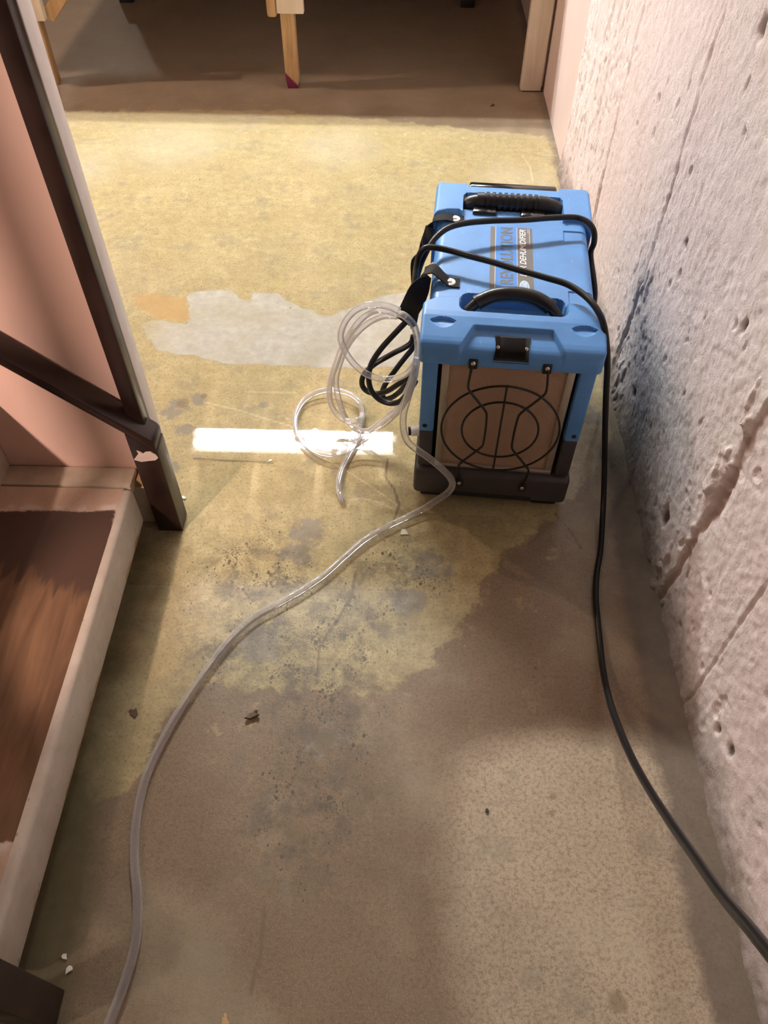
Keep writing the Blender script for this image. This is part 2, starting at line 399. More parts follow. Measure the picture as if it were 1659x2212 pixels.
def mat_filter():
    t = NT('pleated_filter_cloth'); x, y, z = t.xyz()
    w1 = t.n.new('ShaderNodeTexWave'); w1.bands_direction = 'DIAGONAL'; t.L(t.mp((150, 1, 150)), w1.inputs[0]); w1.inputs['Scale'].default_value = 1; w1.inputs['Distortion'].default_value = 1.5
    w2 = t.n.new('ShaderNodeTexWave'); w2.bands_direction = 'DIAGONAL'; t.L(t.mp((-150, 1, 150)), w2.inputs[0]); w2.inputs['Scale'].default_value = 1; w2.inputs['Distortion'].default_value = 1.5
    h = t.ma('MULTIPLY', w1.outputs['Fac'], w2.outputs['Fac']); n = t.noise(9, 4)
    c = t.mix(t.mr(h, .1, .8), (.40, .265, .18), (.70, .50, .365)); c = t.mix(t.mr(n, .5, .75, 0, .4), c, (.46, .30, .20))
    t.set(Base_Color=c, Roughness=.8); t.bump(h, .6, .002); return t.m
def mat_emit(name, col, s):
    t = NT(name); e = t.n.new('ShaderNodeEmission'); e.inputs[0].default_value = (*col, 1); e.inputs[1].default_value = s
    t.t.links.new(e.outputs[0], t.out.inputs[0]); t.n.remove(t.b); return t.m
def mat_panel():
    t = NT('pink_wall_paint'); n = t.noise(5, 4); n2 = t.noise(70, 3)
    c = t.mix(t.mr(n, .3, .7), (.74, .50, .42), (.80, .56, .47)); x, y, z = t.xyz()
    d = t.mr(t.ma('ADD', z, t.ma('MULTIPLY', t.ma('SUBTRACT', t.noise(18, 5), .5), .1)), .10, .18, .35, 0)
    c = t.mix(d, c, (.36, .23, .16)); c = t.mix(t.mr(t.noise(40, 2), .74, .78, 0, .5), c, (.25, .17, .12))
    t.set(Base_Color=c, Roughness=.5); t.bump(n2, .06, .001); return t.m
def mat_dark():
    t = NT('dark_brown_gloss_paint'); n = t.noise(12, 5, .6)
    c = t.mix(t.mr(n, .3, .7), (.013, .006, .005), (.028, .012, .009))
    c = t.mix(t.mr(t.noise(55, 6, .7), .70, .74, 0, .5), c, (.22, .14, .10))
    t.set(Base_Color=c, Roughness=t.mr(n, .3, .7, .28, .45)); t.bump(t.noise(40, 4), .15, .001); return t.m

M = dict(floor=mat_floor(), wall=mat_wall(), blue=mat_blue(), hose=mat_hose(), filt=mat_filter(), leg=mat_leg(), tread=mat_tread(), nose=mat_nose(),
    panel=mat_panel(), dark=mat_dark(),
    black=plain('black_rubber', (.012, .012, .013), .42, var=.3), cord=plain('black_cord_jacket', (.008, .008, .009), .36, var=.2, bump=.05, spec=.35),
    grip=plain('black_grip_plastic', (.014, .014, .015), .36, var=.3, bump=.1), gloss=plain('gloss_black_plastic', (.010, .010, .011), .16, var=.2),
    web=plain('black_webbing', (.008, .008, .009), .75, var=.3, bump=.5, bscale=900, spec=.25),
    base=plain('charcoal_plastic', (.050, .043, .045), .55, var=.15, bump=.12), wire=plain('dark_coated_wire', (.014, .010, .009), .32, var=.2),
    steel=plain('steel', (.72, .72, .70), .25, 1, var=.1), zinc=plain('white_washer', (.80, .80, .78), .4, 0, var=.05), frame=plain('aluminium_frame', (.52, .47, .40), .42, .75, var=.12),
    cavity=plain('cavity_black', (.012, .012, .014), .8), grey=plain('label_grey', (.135, .13, .125), .42, var=.06), lblue=plain('label_blue', (.045, .24, .70), .35, var=.05),
    lwhite=plain('label_white', (.86, .87, .88), .4, var=.02), ldark=plain('label_lettering', (.115, .12, .125), .4, var=.05), lpale=plain('label_oval_blue', (.30, .52, .78), .35, var=.05),
    white=plain('white_trim_paint', (.82, .78, .76), .5, var=.06, bump=.2, bscale=60), cream=mat_wood('cream_painted_wood', (.66, .58, .47), (.78, .71, .60), .6),
    raw=mat_wood('raw_wood', (.40, .26, .12), (.60, .42, .22)), joist=mat_wood('joist_wood', (.30, .20, .10), (.42, .30, .17), axis=1), ceil=plain('subfloor_boards', (.18, .13, .08), .7, var=.2, scale=6),
    room=plain('far_basement_wall', (.13, .11, .09), .8, var=.15, scale=4), topply=mat_wood('dark_bench_board', (.05, .04, .03), (.09, .07, .05), axis=0),
    skirt=plain('grimy_cream_paint', (.56, .47, .37), .6, var=.15, scale=30, bump=.2), fixture=plain('white_enamel', (.80, .80, .78), .35, var=.03),
    tube=mat_emit('lit_tube', TUBE_COLOR, TUBE_STRENGTH), chip=plain('white_paint_chip', (.78, .75, .70), .6), brown=plain('dead_leaf_brown', (.10, .065, .035), .7, var=.3, scale=200),
    clear=plain('clear_plastic_scrap', (.62, .60, .52), .15), chipp=plain('pink_paint_chip', (.62, .50, .44), .6))

# ------------------------------------------------------------------ the setting
PATCH = [[-0.551,1.691],[-0.519,1.716],[-0.435,1.721],[-0.403,1.685],[-0.38,1.676],[-0.379,1.716],[-0.313,1.712],[-0.279,1.679],[-0.247,1.651],[-0.21,1.637],[-0.185,1.616],[-0.162,1.623],[-0.134,1.645],[-0.082,1.681],[-0.035,1.715],[0.037,1.729],[0.121,1.692],[0.116,1.488],[0.005,1.43],[-0.17,1.418],[-0.237,1.426],[-0.325,1.427],[-0.413,1.427],[-0.473,1.453],[-0.576,1.467],[-0.645,1.572],[-0.614,1.592],[-0.524,1.576],[-0.532,1.642]]
TAN = [[-0.688,1.686],[-0.626,1.704],[-0.549,1.681],[-0.521,1.595],[-0.555,1.586],[-0.603,1.596],[-0.652,1.633]]
YEL = [[0.139,0.751],[0.117,0.707],[0.087,0.679],[0.075,0.642],[0.031,0.622],[-0.001,0.601],[-0.047,0.594],[-0.11,0.589],[-0.157,0.587],[-0.219,0.582],[-0.308,0.599],[-0.333,0.563],[-0.377,0.517],[-0.387,0.459],[-0.408,0.421],[-0.483,0.377],[-0.81,0.567],[-1.385,2.729],[-0.43,2.77],[0.572,2.594],[0.504,1.275],[0.47,1.133],[0.225,0.883]]
SCR_CAUSTIC = [[[-0.435,1.295],[-0.347,1.269],[-0.292,1.247],[-0.217,1.217]],[[-0.149,1.128],[-0.108,1.1],[-0.048,1.053],[0.0,1.011],[0.033,0.981]],[[-0.091,0.996],[-0.088,1.014],[-0.066,1.02],[-0.032,1.011],[0.001,0.992]],[[-0.345,1.332],[-0.228,1.332]],[[0.39,2.477],[0.408,2.402],[0.409,2.302]]]  # floor scratches plus bright caustic lines of the hose
CRK = [[[-0.013,1.132],[-0.018,1.079],[-0.0,1.048],[0.012,1.005],[0.001,0.957]],[[-0.067,0.843],[-0.074,0.78],[-0.092,0.74],[-0.11,0.706],[-0.124,0.673],[-0.123,0.602]],[[-0.14,0.488],[-0.144,0.45],[-0.154,0.424]],[[-0.425,1.12],[-0.345,1.115],[-0.256,1.112]],[[0.326,0.99],[0.353,0.943],[0.366,0.904]],[[-0.171,0.256],[-0.169,0.198],[-0.177,0.149]]]
GREY = [[-0.171,0.929,0.055],[-0.231,0.679,0.06],[0.073,0.847,0.06],[0.03,0.773,0.05],[-0.184,0.872,0.05],[-0.494,1.275,0.05],[-0.104,0.504,0.05],[-0.448,1.307,0.03],[-0.297,1.289,0.018],[-0.46,1.203,0.03],[-0.469,1.093,0.03],[0.452,1.273,0.05]]
SPECK = [[-0.201,0.708,0.12],[0.004,0.824,0.09],[-0.106,0.536,0.09],[-0.13,0.386,0.1],[-0.248,0.817,0.12],[-0.071,0.741,0.1],[-0.295,0.668,0.07],[-0.136,0.372,0.03],[-0.121,0.628,0.12]]
STAIN = [[0.258,0.423,0.008],[0.253,0.399,0.007],[0.313,0.152,0.016],[-0.135,0.359,0.02],[-0.104,0.504,0.025],[-0.42,0.154,0.03],[-0.438,1.315,0.012],[-0.481,1.291,0.02]]
TREADW = [[-0.75,0.858],[-0.653,0.865],[-0.578,0.864],[-0.499,0.87],[-0.491,0.816],[-0.49,0.732],[-0.489,0.655],[-0.486,0.564],[-0.478,0.473],[-0.479,0.397],[-0.481,0.34],[-0.489,0.302],[-0.51,0.296],[-0.583,0.292]]
def axis(dense0, dense1, step, lo, hi, n=10):
    return np.concatenate([np.linspace(lo, dense0, n, endpoint=False), np.arange(dense0, dense1, step), np.linspace(dense1, hi, n)])
def floor():
    gx = axis(-1.5, .56, .0055, -4.0, .60, 6); gy = np.concatenate([axis(-.1, 1.95, .0055, -2.5, 1.95, 8)[:-10], axis(1.95, 4.0, .012, 1.95, 7.0, 8)[8:]])
    X, Y = np.meshgrid(gx, gy, indexing='ij')
    A = {}
    A['yel'] = poly_sd(X, Y, YEL); A['patch'] = poly_sd(X, Y, PATCH); A['tan'] = poly_sd(X, Y, TAN)
    A['pfade'] = (.35+.65*sstep(-.62, -.50, X+.05*fbm(X*9, Y*9, 3)))*(.55+.45*(1-sstep(.05, .16, X)))
    A['scr_caustic'] = np.min([line_d(X, Y, p) for p in SCR_CAUSTIC], 0); A['crk'] = np.min([line_d(X, Y, p) for p in CRK], 0)
    A['grey'] = blobs(X, Y, GREY)*.75; A['speck'] = np.clip(blobs(X, Y, SPECK)*1.15+.14, 0, 1.1); A['stain'] = blobs(X, Y, STAIN)
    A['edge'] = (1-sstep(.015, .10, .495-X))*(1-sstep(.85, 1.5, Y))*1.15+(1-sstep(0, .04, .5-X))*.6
    A['nose_shade'] = 1.15*(1-sstep(.0, .13, np.abs(X+.49)))*(1-sstep(.85, 1.0, Y))*(.55+.45*(1-sstep(.2, .5, Y)))  # strip of shade painted along the step nosing
    A['pale'] = np.maximum(blobs(X, Y, [(-1.02, 2.35, .22), (-.75, 2.5, .25), (.35, 2.3, .2), (-1.1, 2.1, .15), (-.2, 2.5, .2)]), .12)
    A['wet'] = sstep(.74, .88, Y)*(1-sstep(2.2, 2.9, Y))
    A['beige'] = sstep(-.03, .20, X+.10*(Y-.4))*(1-sstep(.40, .62, Y+.12*(fbm(X*6, Y*6, 77, 4)-.5)))
    Z = np.zeros_like(X)
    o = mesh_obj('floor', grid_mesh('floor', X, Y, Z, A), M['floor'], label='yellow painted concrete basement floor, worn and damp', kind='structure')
floor()

SEAMS = [(.585, .0025, 'thin'), (.80, .010, 'step'), (1.39, .006, 'groove'), (1.87, .006, 'groove')]
PITS = [(1.23, .796, .014, .014), (.923, .516, .010, .008), (.906, .10, .016, .008), (1.233, .457, .009, .007), (.503, .085, .008, .010), (1.244, .10, .012, .007), (.46, .11, .01, .006), (1.02, .30, .006, .005)]
def wall_right():
    gy = np.concatenate([np.linspace(-2.5, -.1, 12, endpoint=False), np.arange(-.1, .5, .005), np.arange(.5, 1.5, .0028), np.arange(1.5, 2.40, .005)])
    gz = np.concatenate([np.arange(-.004, .56, .0032), np.arange(.56, 1.05, .006), np.linspace(1.05, 2.3, 30)])
    Y, Z = np.meshgrid(gy, gz, indexing='ij')
    jag = (fbm(Z*16, Y*0+3, 5, 6)-.5)*.055
    d = (fbm(Y*20, Z*7, 11, 4)-.5)*.0016+(fbm(Y*80, Z*72, 21, 4)-.5)*.0048+(fbm(Y*3, Z*2, 31, 3)-.5)*.010
    crack = np.zeros_like(Y)
    # seam near the middle: boards on the far side stand proud, with a broken lip
    s = Y-(.795+jag*.6+.006*np.sin(Z*9)); lip = .0018+.0058*fbm(Z*7, Y*0, 41, 3)*(.5+sstep(.05, .35, Z))
    d = d+lip*sstep(-.004, .004, s)*(1-sstep(.0, .45, s))
    chips = sstep(.56, .64, fbm(Y*45, Z*30, 51, 4))*np.exp(-((s-.015)/.03)**2)
    d = d+chips*.006
    d = d-.005*np.exp(-((s+.010)/.006)**2)*sstep(.45, .6, fbm(Z*12, Y*0+9, 61, 3))
    crack = np.maximum(crack, np.exp(-((s+.006)/.007)**2)*.85)
    d = d-.010*np.exp(-((s+.014)/.016)**2-((Z-.30)/.06)**2)
    crack = np.maximum(crack, np.exp(-((s+.010)/.014)**2-((Z-.30)/.055)**2))
    for y0, dep, sd in ((1.39, .007, 71), (1.865, .0065, 81)):
        s2 = Y-(y0+jag*.35+.006*np.sin(Z*7+sd)); on = .35+.65*sstep(.38, .62, fbm(Z*6, Y*0+sd, sd, 3))
        d = d-dep*on*np.exp(-(s2/.0055)**2)+.0035*on*np.exp(-((s2-.012)/.006)**2)*sstep(.4, .6, fbm(Z*20, Y*20, sd+3, 3))
        crack = np.maximum(crack, on*np.exp(-(s2/.0055)**2)*.9)
    s3 = Y-(.585+.01*np.sin(Z*4)); d = d-.0028*np.exp(-(s3/.003)**2)+.001*sstep(-.003, .003, s3)*(1-sstep(0, .12, s3))
    # flaked ridges beside the second seam, low down, and rough far strip
    fl = sstep(.55, .66, fbm(Y*60, Z*26, 91, 4))*np.exp(-((Y-1.36)/.10)**2)*(1-sstep(.18, .55, Z)); d = d+fl*.005
    fs = sstep(.5, .62, fbm(Y*70, Z*16, 95, 4))*sstep(1.85, 2.05, Y); d = d+fs*.0035
    pit = np.zeros_like(Y); wob = 1+1.5*(fbm(Y*70, Z*70, 131, 3)-.5)
    for y0, z0, r, dep in PITS:
        r = r*.72; g = np.exp(-((((Y-y0)/r)**2+((Z-z0)/(r*1.5))**2)*wob)**1.6); d = d-dep*g; pit = np.maximum(pit, g)
    rp = sstep(.66, .72, fbm(Y*38, Z*22, 101, 3)); d = d-rp*.0035
    pit = np.maximum(pit, rp*.28)
    # concave fillet of debris at the foot
    d = d+.010*np.exp(-np.maximum(Z, 0)/.018)*(.4+fbm(Y*25, Z*0, 111, 4))
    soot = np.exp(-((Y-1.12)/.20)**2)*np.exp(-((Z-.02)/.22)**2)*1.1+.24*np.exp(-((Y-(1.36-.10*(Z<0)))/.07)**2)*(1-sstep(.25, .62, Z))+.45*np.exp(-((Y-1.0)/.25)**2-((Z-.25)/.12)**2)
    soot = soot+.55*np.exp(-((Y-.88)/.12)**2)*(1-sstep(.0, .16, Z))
    rough = .55+.45*sstep(.7, 1.2, Y)
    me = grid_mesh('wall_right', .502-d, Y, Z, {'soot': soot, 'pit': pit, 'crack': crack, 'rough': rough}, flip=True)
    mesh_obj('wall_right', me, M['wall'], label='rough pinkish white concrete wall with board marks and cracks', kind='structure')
wall_right()
pinkwall = plain('smooth_pink_wall_paint', (.72, .60, .565), .55, var=.05, scale=4, bump=.15, bscale=90)
MB().box(.508, .62, 2.395, 7.0, -.002, 2.3).build('wall_right', pinkwall, label='smooth pink far stretch of the right wall', kind='structure')
MB().box(-4.1, .62, 7.0, 7.1, 0, 2.3).build('wall_back', M['room'], kind='structure')
MB().box(-4.1, -4.0, -2.5, 7.0, 0, 2.3).build('wall_left', M['room'], kind='structure')
MB().box(-4.1, .62, -2.6, -2.5, 0, 2.3).build('wall_front', M['room'], kind='structure')
ce = MB().box(-4.1, .62, -2.6, 7.1, 2.36, 2.40).build('ceiling', M['ceil'], kind='structure')
for i in range(12):
    x = .30-.372*i
    MB().box(x-.019, x+.019, -2.5, 7.0, 2.20, 2.36).build('joist', M['joist'], ce)
# stair-side partition: pink board wall, dark corner strip, white end board
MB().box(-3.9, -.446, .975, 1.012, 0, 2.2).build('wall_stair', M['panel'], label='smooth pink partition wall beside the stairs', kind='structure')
MB().box(-.4455, -.430, .976, 1.013, 0, 2.2, .002).build('trim_1', M['white'], label='white end board of the stair partition', kind='structure')
MB().box(-.458, -.430, .949, .9745, .262, 2.2, .0025).build('trim_2', M['dark'], label='dark brown corner strip on the stair partition', kind='structure')

# ------------------------------------------------------------------ lamps of the room, and an added spot lamp
fx = empty('fluorescent_fixture', (-.60, 3.245, 2.11), label='white two-tube fluorescent fixture under the ceiling joists', cat='ceiling light')
MB().box(-.62, .62, -.085, .085, .035, .09, .006).build('housing', M['fixture'], fx)
for sy in (-.045, .045):
    MB().cyl((-.585, sy, 0), (.585, sy, 0), .019, seg=20).build('tube', M['tube'], fx)
    for sx in (-1, 1):
        MB().box(sx*.602-.012, sx*.602+.012, sy-.018, sy+.018, -.022, .036, .004).build('lamp_holder', M['fixture'], fx)
LN = {'stair_bulb': 'bare warm bulb in a socket above the near side of the stairs', 'bench_bulb': 'bare warm bulb in a socket left of the workbench', 'rear_bulb': 'bare warm bulb in a socket far behind the workbench'}
for nm, pos, wt, colr, rad in LAMPS:
    e = empty('ceiling_bulb', pos, label=LN[nm], cat='light bulb')
    MB().cyl((0, 0, rad*.9), (0, 0, 2.20-pos[2]+.0), .022, .03, seg=16).build('socket', M['fixture'], e)
    ld = bpy.data.lights.new('bulb', 'POINT'); ld.energy = wt; ld.color = colr; ld.shadow_soft_size = rad
    lo = bpy.data.objects.new('bulb', ld); link(lo, e)

cl = empty('fill_spot_lamp', FILL_AT, label='added spot lamp with a metal shade, out of view, brightening the pink stair wall', cat='lamp')
ax = (Vector(FILL_TO)-Vector(FILL_AT)).normalized()
sh = bmesh.new(); qs = ax.to_track_quat('Z', 'Y').to_matrix()
prof_ = [(.028, -.10), (.030, -.05), (.060, -.02), (.100, .05), (.103, .052), (.098, .048), (.056, -.018), (.024, -.048)]
rg_ = [[sh.verts.new(qs @ Vector((r*math.cos(k*math.pi/12), r*math.sin(k*math.pi/12), z))) for k in range(24)] for r, z in prof_]
for i in range(len(rg_)-1):
    for k in range(24): sh.faces.new((rg_[i][k], rg_[i][(k+1) % 24], rg_[i+1][(k+1) % 24], rg_[i+1][k]))
sh.faces.new(rg_[0][::-1]); sh.faces.new(rg_[-1])
bmesh.ops.recalc_face_normals(sh, faces=sh.faces); me_ = bpy.data.meshes.new('shade'); sh.to_mesh(me_); sh.free(); smooth(me_)
mesh_obj('shade', me_, M['fixture'], cl)
b0 = -ax*.10
MB().tube([tuple(b0), tuple(b0+Vector((-.02, -.04, .06))), tuple(b0+Vector((-.02, -.05, .45)))], .008, 8).build('fill_spot_arm', M['black'], cl)
ld = bpy.data.lights.new('bulb', 'SPOT'); ld.energy = FILL_W; ld.color = FILL_COL; ld.shadow_soft_size = .045; ld.spot_size = math.radians(48); ld.spot_blend = .4
lo = bpy.data.objects.new('bulb', ld); link(lo, cl); lo.location = ax*.055; lo.rotation_euler = (-ax).to_track_quat('Z', 'Y').to_euler()
po = empty('support_post', (-.955, .06, 0), label='slim steel support post on the near side of the stairs', cat='post')
MB().cyl((0, 0, .012), (0, 0, 2.20), .024, seg=24).build('column', M['fixture'], po)
MB().box(-.06, .06, -.06, .06, 0, .0125, .002).build('base_plate', M['fixture'], po)

# ------------------------------------------------------------------ staircase on the left
stair = empty('staircase', (0, 0, 0), label='painted wooden stairs with worn brown bottom tread beside pink wall', cat='staircase')
def tread_top():
    gx = np.arange(-.735, -.4915, .004); gy = np.arange(.160, .9225, .004)
    X, Y = np.meshgrid(gx, gy, indexing='ij')
    A = {'worn': poly_sd(X, Y, TREADW), 'dark': sstep(.60, .84, Y+.35*(X+.60))+.6*(1-sstep(.25, .36, Y+.2*(X+.6)))}
    return grid_mesh('tread', X, Y, X*0+.1302, A)
tr = MB().box(-.735, -.478, .158, .9235, .034, .130, .010, 3).build('tread', M['nose'], stair, label='cream edged bottom tread')
mesh_obj('worn_surface', tread_top(), M['tread'], tr, label='brown wood showing through the pink paint')
MB().box(-.735, -.484, .9255, .9735, .106, .1305, .004).build('end_board', M['skirt'], stair)
MB().box(-.60, -.463, .946, .9735, 0, .104, .002).build('skirt_board', M['skirt'], stair)
MB().prism([(-.488, .088), (-.463, .092), (-.463, .128), (-.470, .135), (-.482, .120)], .950, .9735).build('wood_block', M['raw'], stair)
MB().box(-.72, -.545, .18, .90, 0, .034).build('riser', M['cavity'], stair)
for i in range(1, 6):
    x1 = -.722-.25*(i-1); zt = .130+.19*i
    MB().box(x1-.016, x1, .158, .9735, zt-.19, zt-.038, .001).build('riser', M['skirt'], stair)
    MB().box(x1-.262, x1+.022, .158, .9735, zt-.038, zt, .008, 2).build('tread', M['skirt'], stair)

def rail(y0, y1, px0, px1, name, label, chip):
    e = empty(name, (px1, y0, 0), label=label, cat='handrail')
    ox, oy = px1, y0
    up = lambda x: .250-.93*(x+.413); lo = lambda x: .226-.93*(x+.413)
    dx = px1+.412
    pts = [(-.413, .232), (-.413, .246), (-.4165, .2535), (-1.9, up(-1.9)), (-1.9, lo(-1.9)), (-.418, .2305)]
    MB().prism([(a+dx-ox, b) for a, b in pts], y0-oy, y1-oy, .0025).build('rail', M['dark'], e)
    p = MB().prism([(px0-ox, 0), (0, 0), (0, .2275), (px0-ox, .270)], .0005, y1-y0-.0005, .002).build('newel_post', M['dark'], e)
    if chip:
        MB().prism([(-.046, .206), (-.040, .214), (-.034, .222), (-.036, .229), (-.030, .226), (-.026, .222), (-.021, .226), (-.012, .227), (-.004, .220), (-.002, .212), (-.008, .206), (-.02, .204), (-.034, .201)], -.0012, .001).build('paint_chip', M['chipp'], p, label='pale patch of peeled paint')
rail(.924, .970, -.460, -.412, 'handrail', 'dark brown handrail with short newel post along the pink wall', True)
rail(.104, .150, -.472, -.424, 'handrail', 'dark brown newel post at the near end of the bottom tread', False)

# ------------------------------------------------------------------ workbench at the far end
wb = empty('workbench', (-.4, 2.95, 0), label='timber workbench on short wooden legs across the far end', cat='workbench')
def wpart(mb, n, m, **k):
    o = mb.build(n, m, None, **k); o.parent = wb; o.matrix_parent_inverse = Matrix.Translation((.4, -2.95, 0)); return o
wpart(MB().box(-1.55, .49, 2.93, 4.25, .86, .90, .003), 'bench_top', M['topply'])
wpart(MB().prism([(-.412, 0), (-.376, 0), (-.371, .03), (-.368, .86), (-.420, .86), (-.418, .03)], 2.945, 2.985, .002), 'leg', M['leg'], label='raw wood leg with magenta painted tip')
wpart(MB().prism([(-1.302, 0), (-1.246, 0), (-1.244, .86), (-1.302, .86)], 2.942, 2.985, .002), 'leg', M['raw'])
wpart(MB().box(.424, .497, 2.945, 2.985, .004, .86, .003), 'leg', M['cream'], label='cream painted leg beside the right wall')
wpart(MB().box(-.424, -.334, 2.915, 2.944, .248, .86, .003), 'facing_board', M['cream'])
wpart(MB().box(-.458, -.4255, 2.915, 2.96, .236, .86, .008), 'wood_block', M['raw'])
wpart(MB().box(-1.275, -1.210, 2.912, 2.941, .216, .86, .003), 'facing_board', M['cream'])
wpart(MB().prism([(-1.235, .225), (-1.195, .205), (-.90, .50), (-.93, .53)], 2.946, 2.98), 'brace', M['raw'])
wpart(MB().box(-1.302, -1.246, 4.16, 4.20, 0, .86, .003), 'leg', M['raw'])
wpart(MB().box(.43, .485, 4.16, 4.20, 0, .86, .003), 'leg', M['raw'])
wpart(MB().box(-1.16, .485, 4.165, 4.19, 0, .858, .002), 'light_block_panel', M['topply'])  # unseen board added to keep rear light from under the bench
cb = empty('storage_cabinet', (-.4, 4.0, 0), label='black storage cabinet standing in the dark under the workbench', cat='cabinet')
def cpart(mb, n, m):
    o = mb.build(n, m, None); o.parent = cb; o.matrix_parent_inverse = Matrix.Translation((.4, -4.0, 0)); return o
cpart(MB().box(-1.22, .30, 3.83, 4.14, .14, .80, .006), 'body', M['black'])
for x in (-1.22, .24):
    cpart(MB().box(x, x+.06, 3.765, 3.83, 0, .20, .004), 'foot', M['black'])
    cpart(MB().box(x, x+.06, 4.08, 4.14, 0, .145, .004), 'foot', M['black'])
for x in (-1.20, -.45): cpart(MB().box(x, x+.73, 3.822, 3.8305, .16, .78, .003), 'door', M['base'])

# ------------------------------------------------------------------ the dehumidifier (local frame: u right, v back, z up)
BX, BY, PHI = [0.19011, 1.01241, -0.07653]
DH = empty('dehumidifier', (BX, BY, 0), PHI, label='blue portable dehumidifier with brown filter front and black carry handles', cat='dehumidifier')
def heightfield(name, U, vf, vr, zf, zb, mat, nu, nv, parent, ang=30, **k):
    u = np.linspace(-U, U, nu)[:, None]+np.zeros((1, nv)); b = np.linspace(0, 1, nv)[None, :]
    F = np.broadcast_to(vf(u[:, :1]), (nu, 1)); R = np.broadcast_to(vr(u[:, :1]), (nu, 1))
    v = F*(1-b)+R*b; z = zf(u, v, F, R)
    bm = bmesh.new()
    T = [[bm.verts.new((u[i, j], v[i, j], z[i, j])) for j in range(nv)] for i in range(nu)]
    for i in range(nu-1):
        for j in range(nv-1): bm.faces.new((T[i][j], T[i+1][j], T[i+1][j+1], T[i][j+1]))
    ring = [T[i][0] for i in range(nu)]+[T[-1][j] for j in range(1, nv)]+[T[i][-1] for i in range(nu-2, -1, -1)]+[T[0][j] for j in range(nv-2, 0, -1)]
    low = [bm.verts.new((q.co.x, q.co.y, zb)) for q in ring]
    n = len(ring)
    for i in range(n): bm.faces.new((ring[i], low[i], low[(i+1) % n], ring[(i+1) % n]))
    bm.faces.new(low)
    bmesh.ops.recalc_face_normals(bm, faces=bm.faces)
    me = bpy.data.meshes.new(name); bm.to_mesh(me); bm.free(); smooth(me, ang)
    return mesh_obj(name, me, mat, parent, **k)
def fillet(d, r): 
    d = np.clip(d, 0, r); return r-np.sqrt(np.maximum(r*r-(r-d)**2, 0))
PRV = [0, .0015, .005, .010, .018, .060, .072, .2]; PRZ = [.3815, .3875, .3920, .3950, .3978, .4088, .410, .410]
def prof(v): return np.interp(v, PRV, PRZ)
def recess(u, v):
    hw = .066+np.clip((.046-v)/.046, 0, 1)*.022
    return .0085*sstep(0, .005, hw-np.abs(u))*sstep(0, .0035, .045-v)
def dent(u, v):
    out = 0
    for s in (-1, 1):
        du = (u-s*.1195)*s; a = .0125*np.clip(1-(np.abs(du+.002)/.0215)**2.2, 0, 1)
        vr_, vf_ = .050+a*.55, .050-a*1.15
        ins = (a > .0008) & (v < vr_) & (v > vf_)
        out = out+np.where(ins, .0062*np.clip((v-vf_)/np.maximum(vr_-vf_, 1e-4), 0, 1)**.8, 0)
    return out
def rpocket(u, v, hw, v0, v1, r=.012, soft=.003):
    """1 inside a rounded rectangle"""
    qx = np.abs(u)-hw+r; cv = (v0+v1)/2; qy = np.abs(v-cv)-(v1-v0)/2+r
    sd = np.hypot(np.maximum(qx, 0), np.maximum(qy, 0))+np.minimum(np.maximum(qx, qy), 0)-r
    return sstep(soft, -soft, sd) if False else 1-sstep(-soft, soft, sd)
def z_front(u, v, F, R):
    z = prof(v)-recess(u, v)-dent(u, v)
    z = z-fillet(.154-np.abs(u), .006)-fillet(R-v, .004)*(np.abs(u) > .09)
    p = rpocket(u, v, .090, .076, .30, .014, .002)
    return z*(1-p)+.371*p
heightfield('front_cap', .154, lambda u: .012-np.sqrt(np.maximum(.012**2-np.clip(np.abs(u)-.142, 0, .012)**2, 0)),
    lambda u: .1155-np.interp(np.abs(u), [0, .105, .132, .154], [0, 0, .006, .022]), z_front, .3535, M['blue'], 232, 100, DH)
def z_mid(u, v, F, R):
    z = .397-fillet(.1445-np.abs(u), .016)
    for v0, v1 in ((.327, .362), (.128, .166)):
        z = z-.0022*((u > .098) & (u < .143) & (v > v0) & (v < v1))
    p = rpocket(u, v, .088, .0, .142, .016, .002)
    return z*(1-p)+.3705*p
heightfield('housing', .1445, lambda u: .096+u*0, lambda u: .420+u*0, z_mid, .10, M['blue'], 140, 150, DH)
def z_rear(u, v, F, R):
    z = .410-fillet(.1535-np.abs(u), .008)-fillet(R-v, .006)-fillet(v-F, .0035)*(np.abs(u) > .096)
    z = z-.0018*((np.abs(u) > .094) & (v > .489))
    p = rpocket(u, v, .096, .30, .460, .013, .002)
    return z*(1-p)+.377*p
heightfield('rear_cap', .1535, lambda u: np.interp(np.abs(u), [0, .098, .104, .128, .146, .154], [.391, .391, .398, .396, .386, .374]),
    lambda u: .490+.014*sstep(.090, .094, np.abs(u))-np.interp(np.abs(u), [.146, .154], [0, .008]), z_rear, .30, M['blue'], 206, 80, DH)
MB().box(-.088, .089, .489, .511, .20, .4085, .005).build('control_panel', M['gloss'], DH)
MB().box(-.150, .150, .405, .497, .10, .305, .012).build('rear_panel', M['blue'], DH)
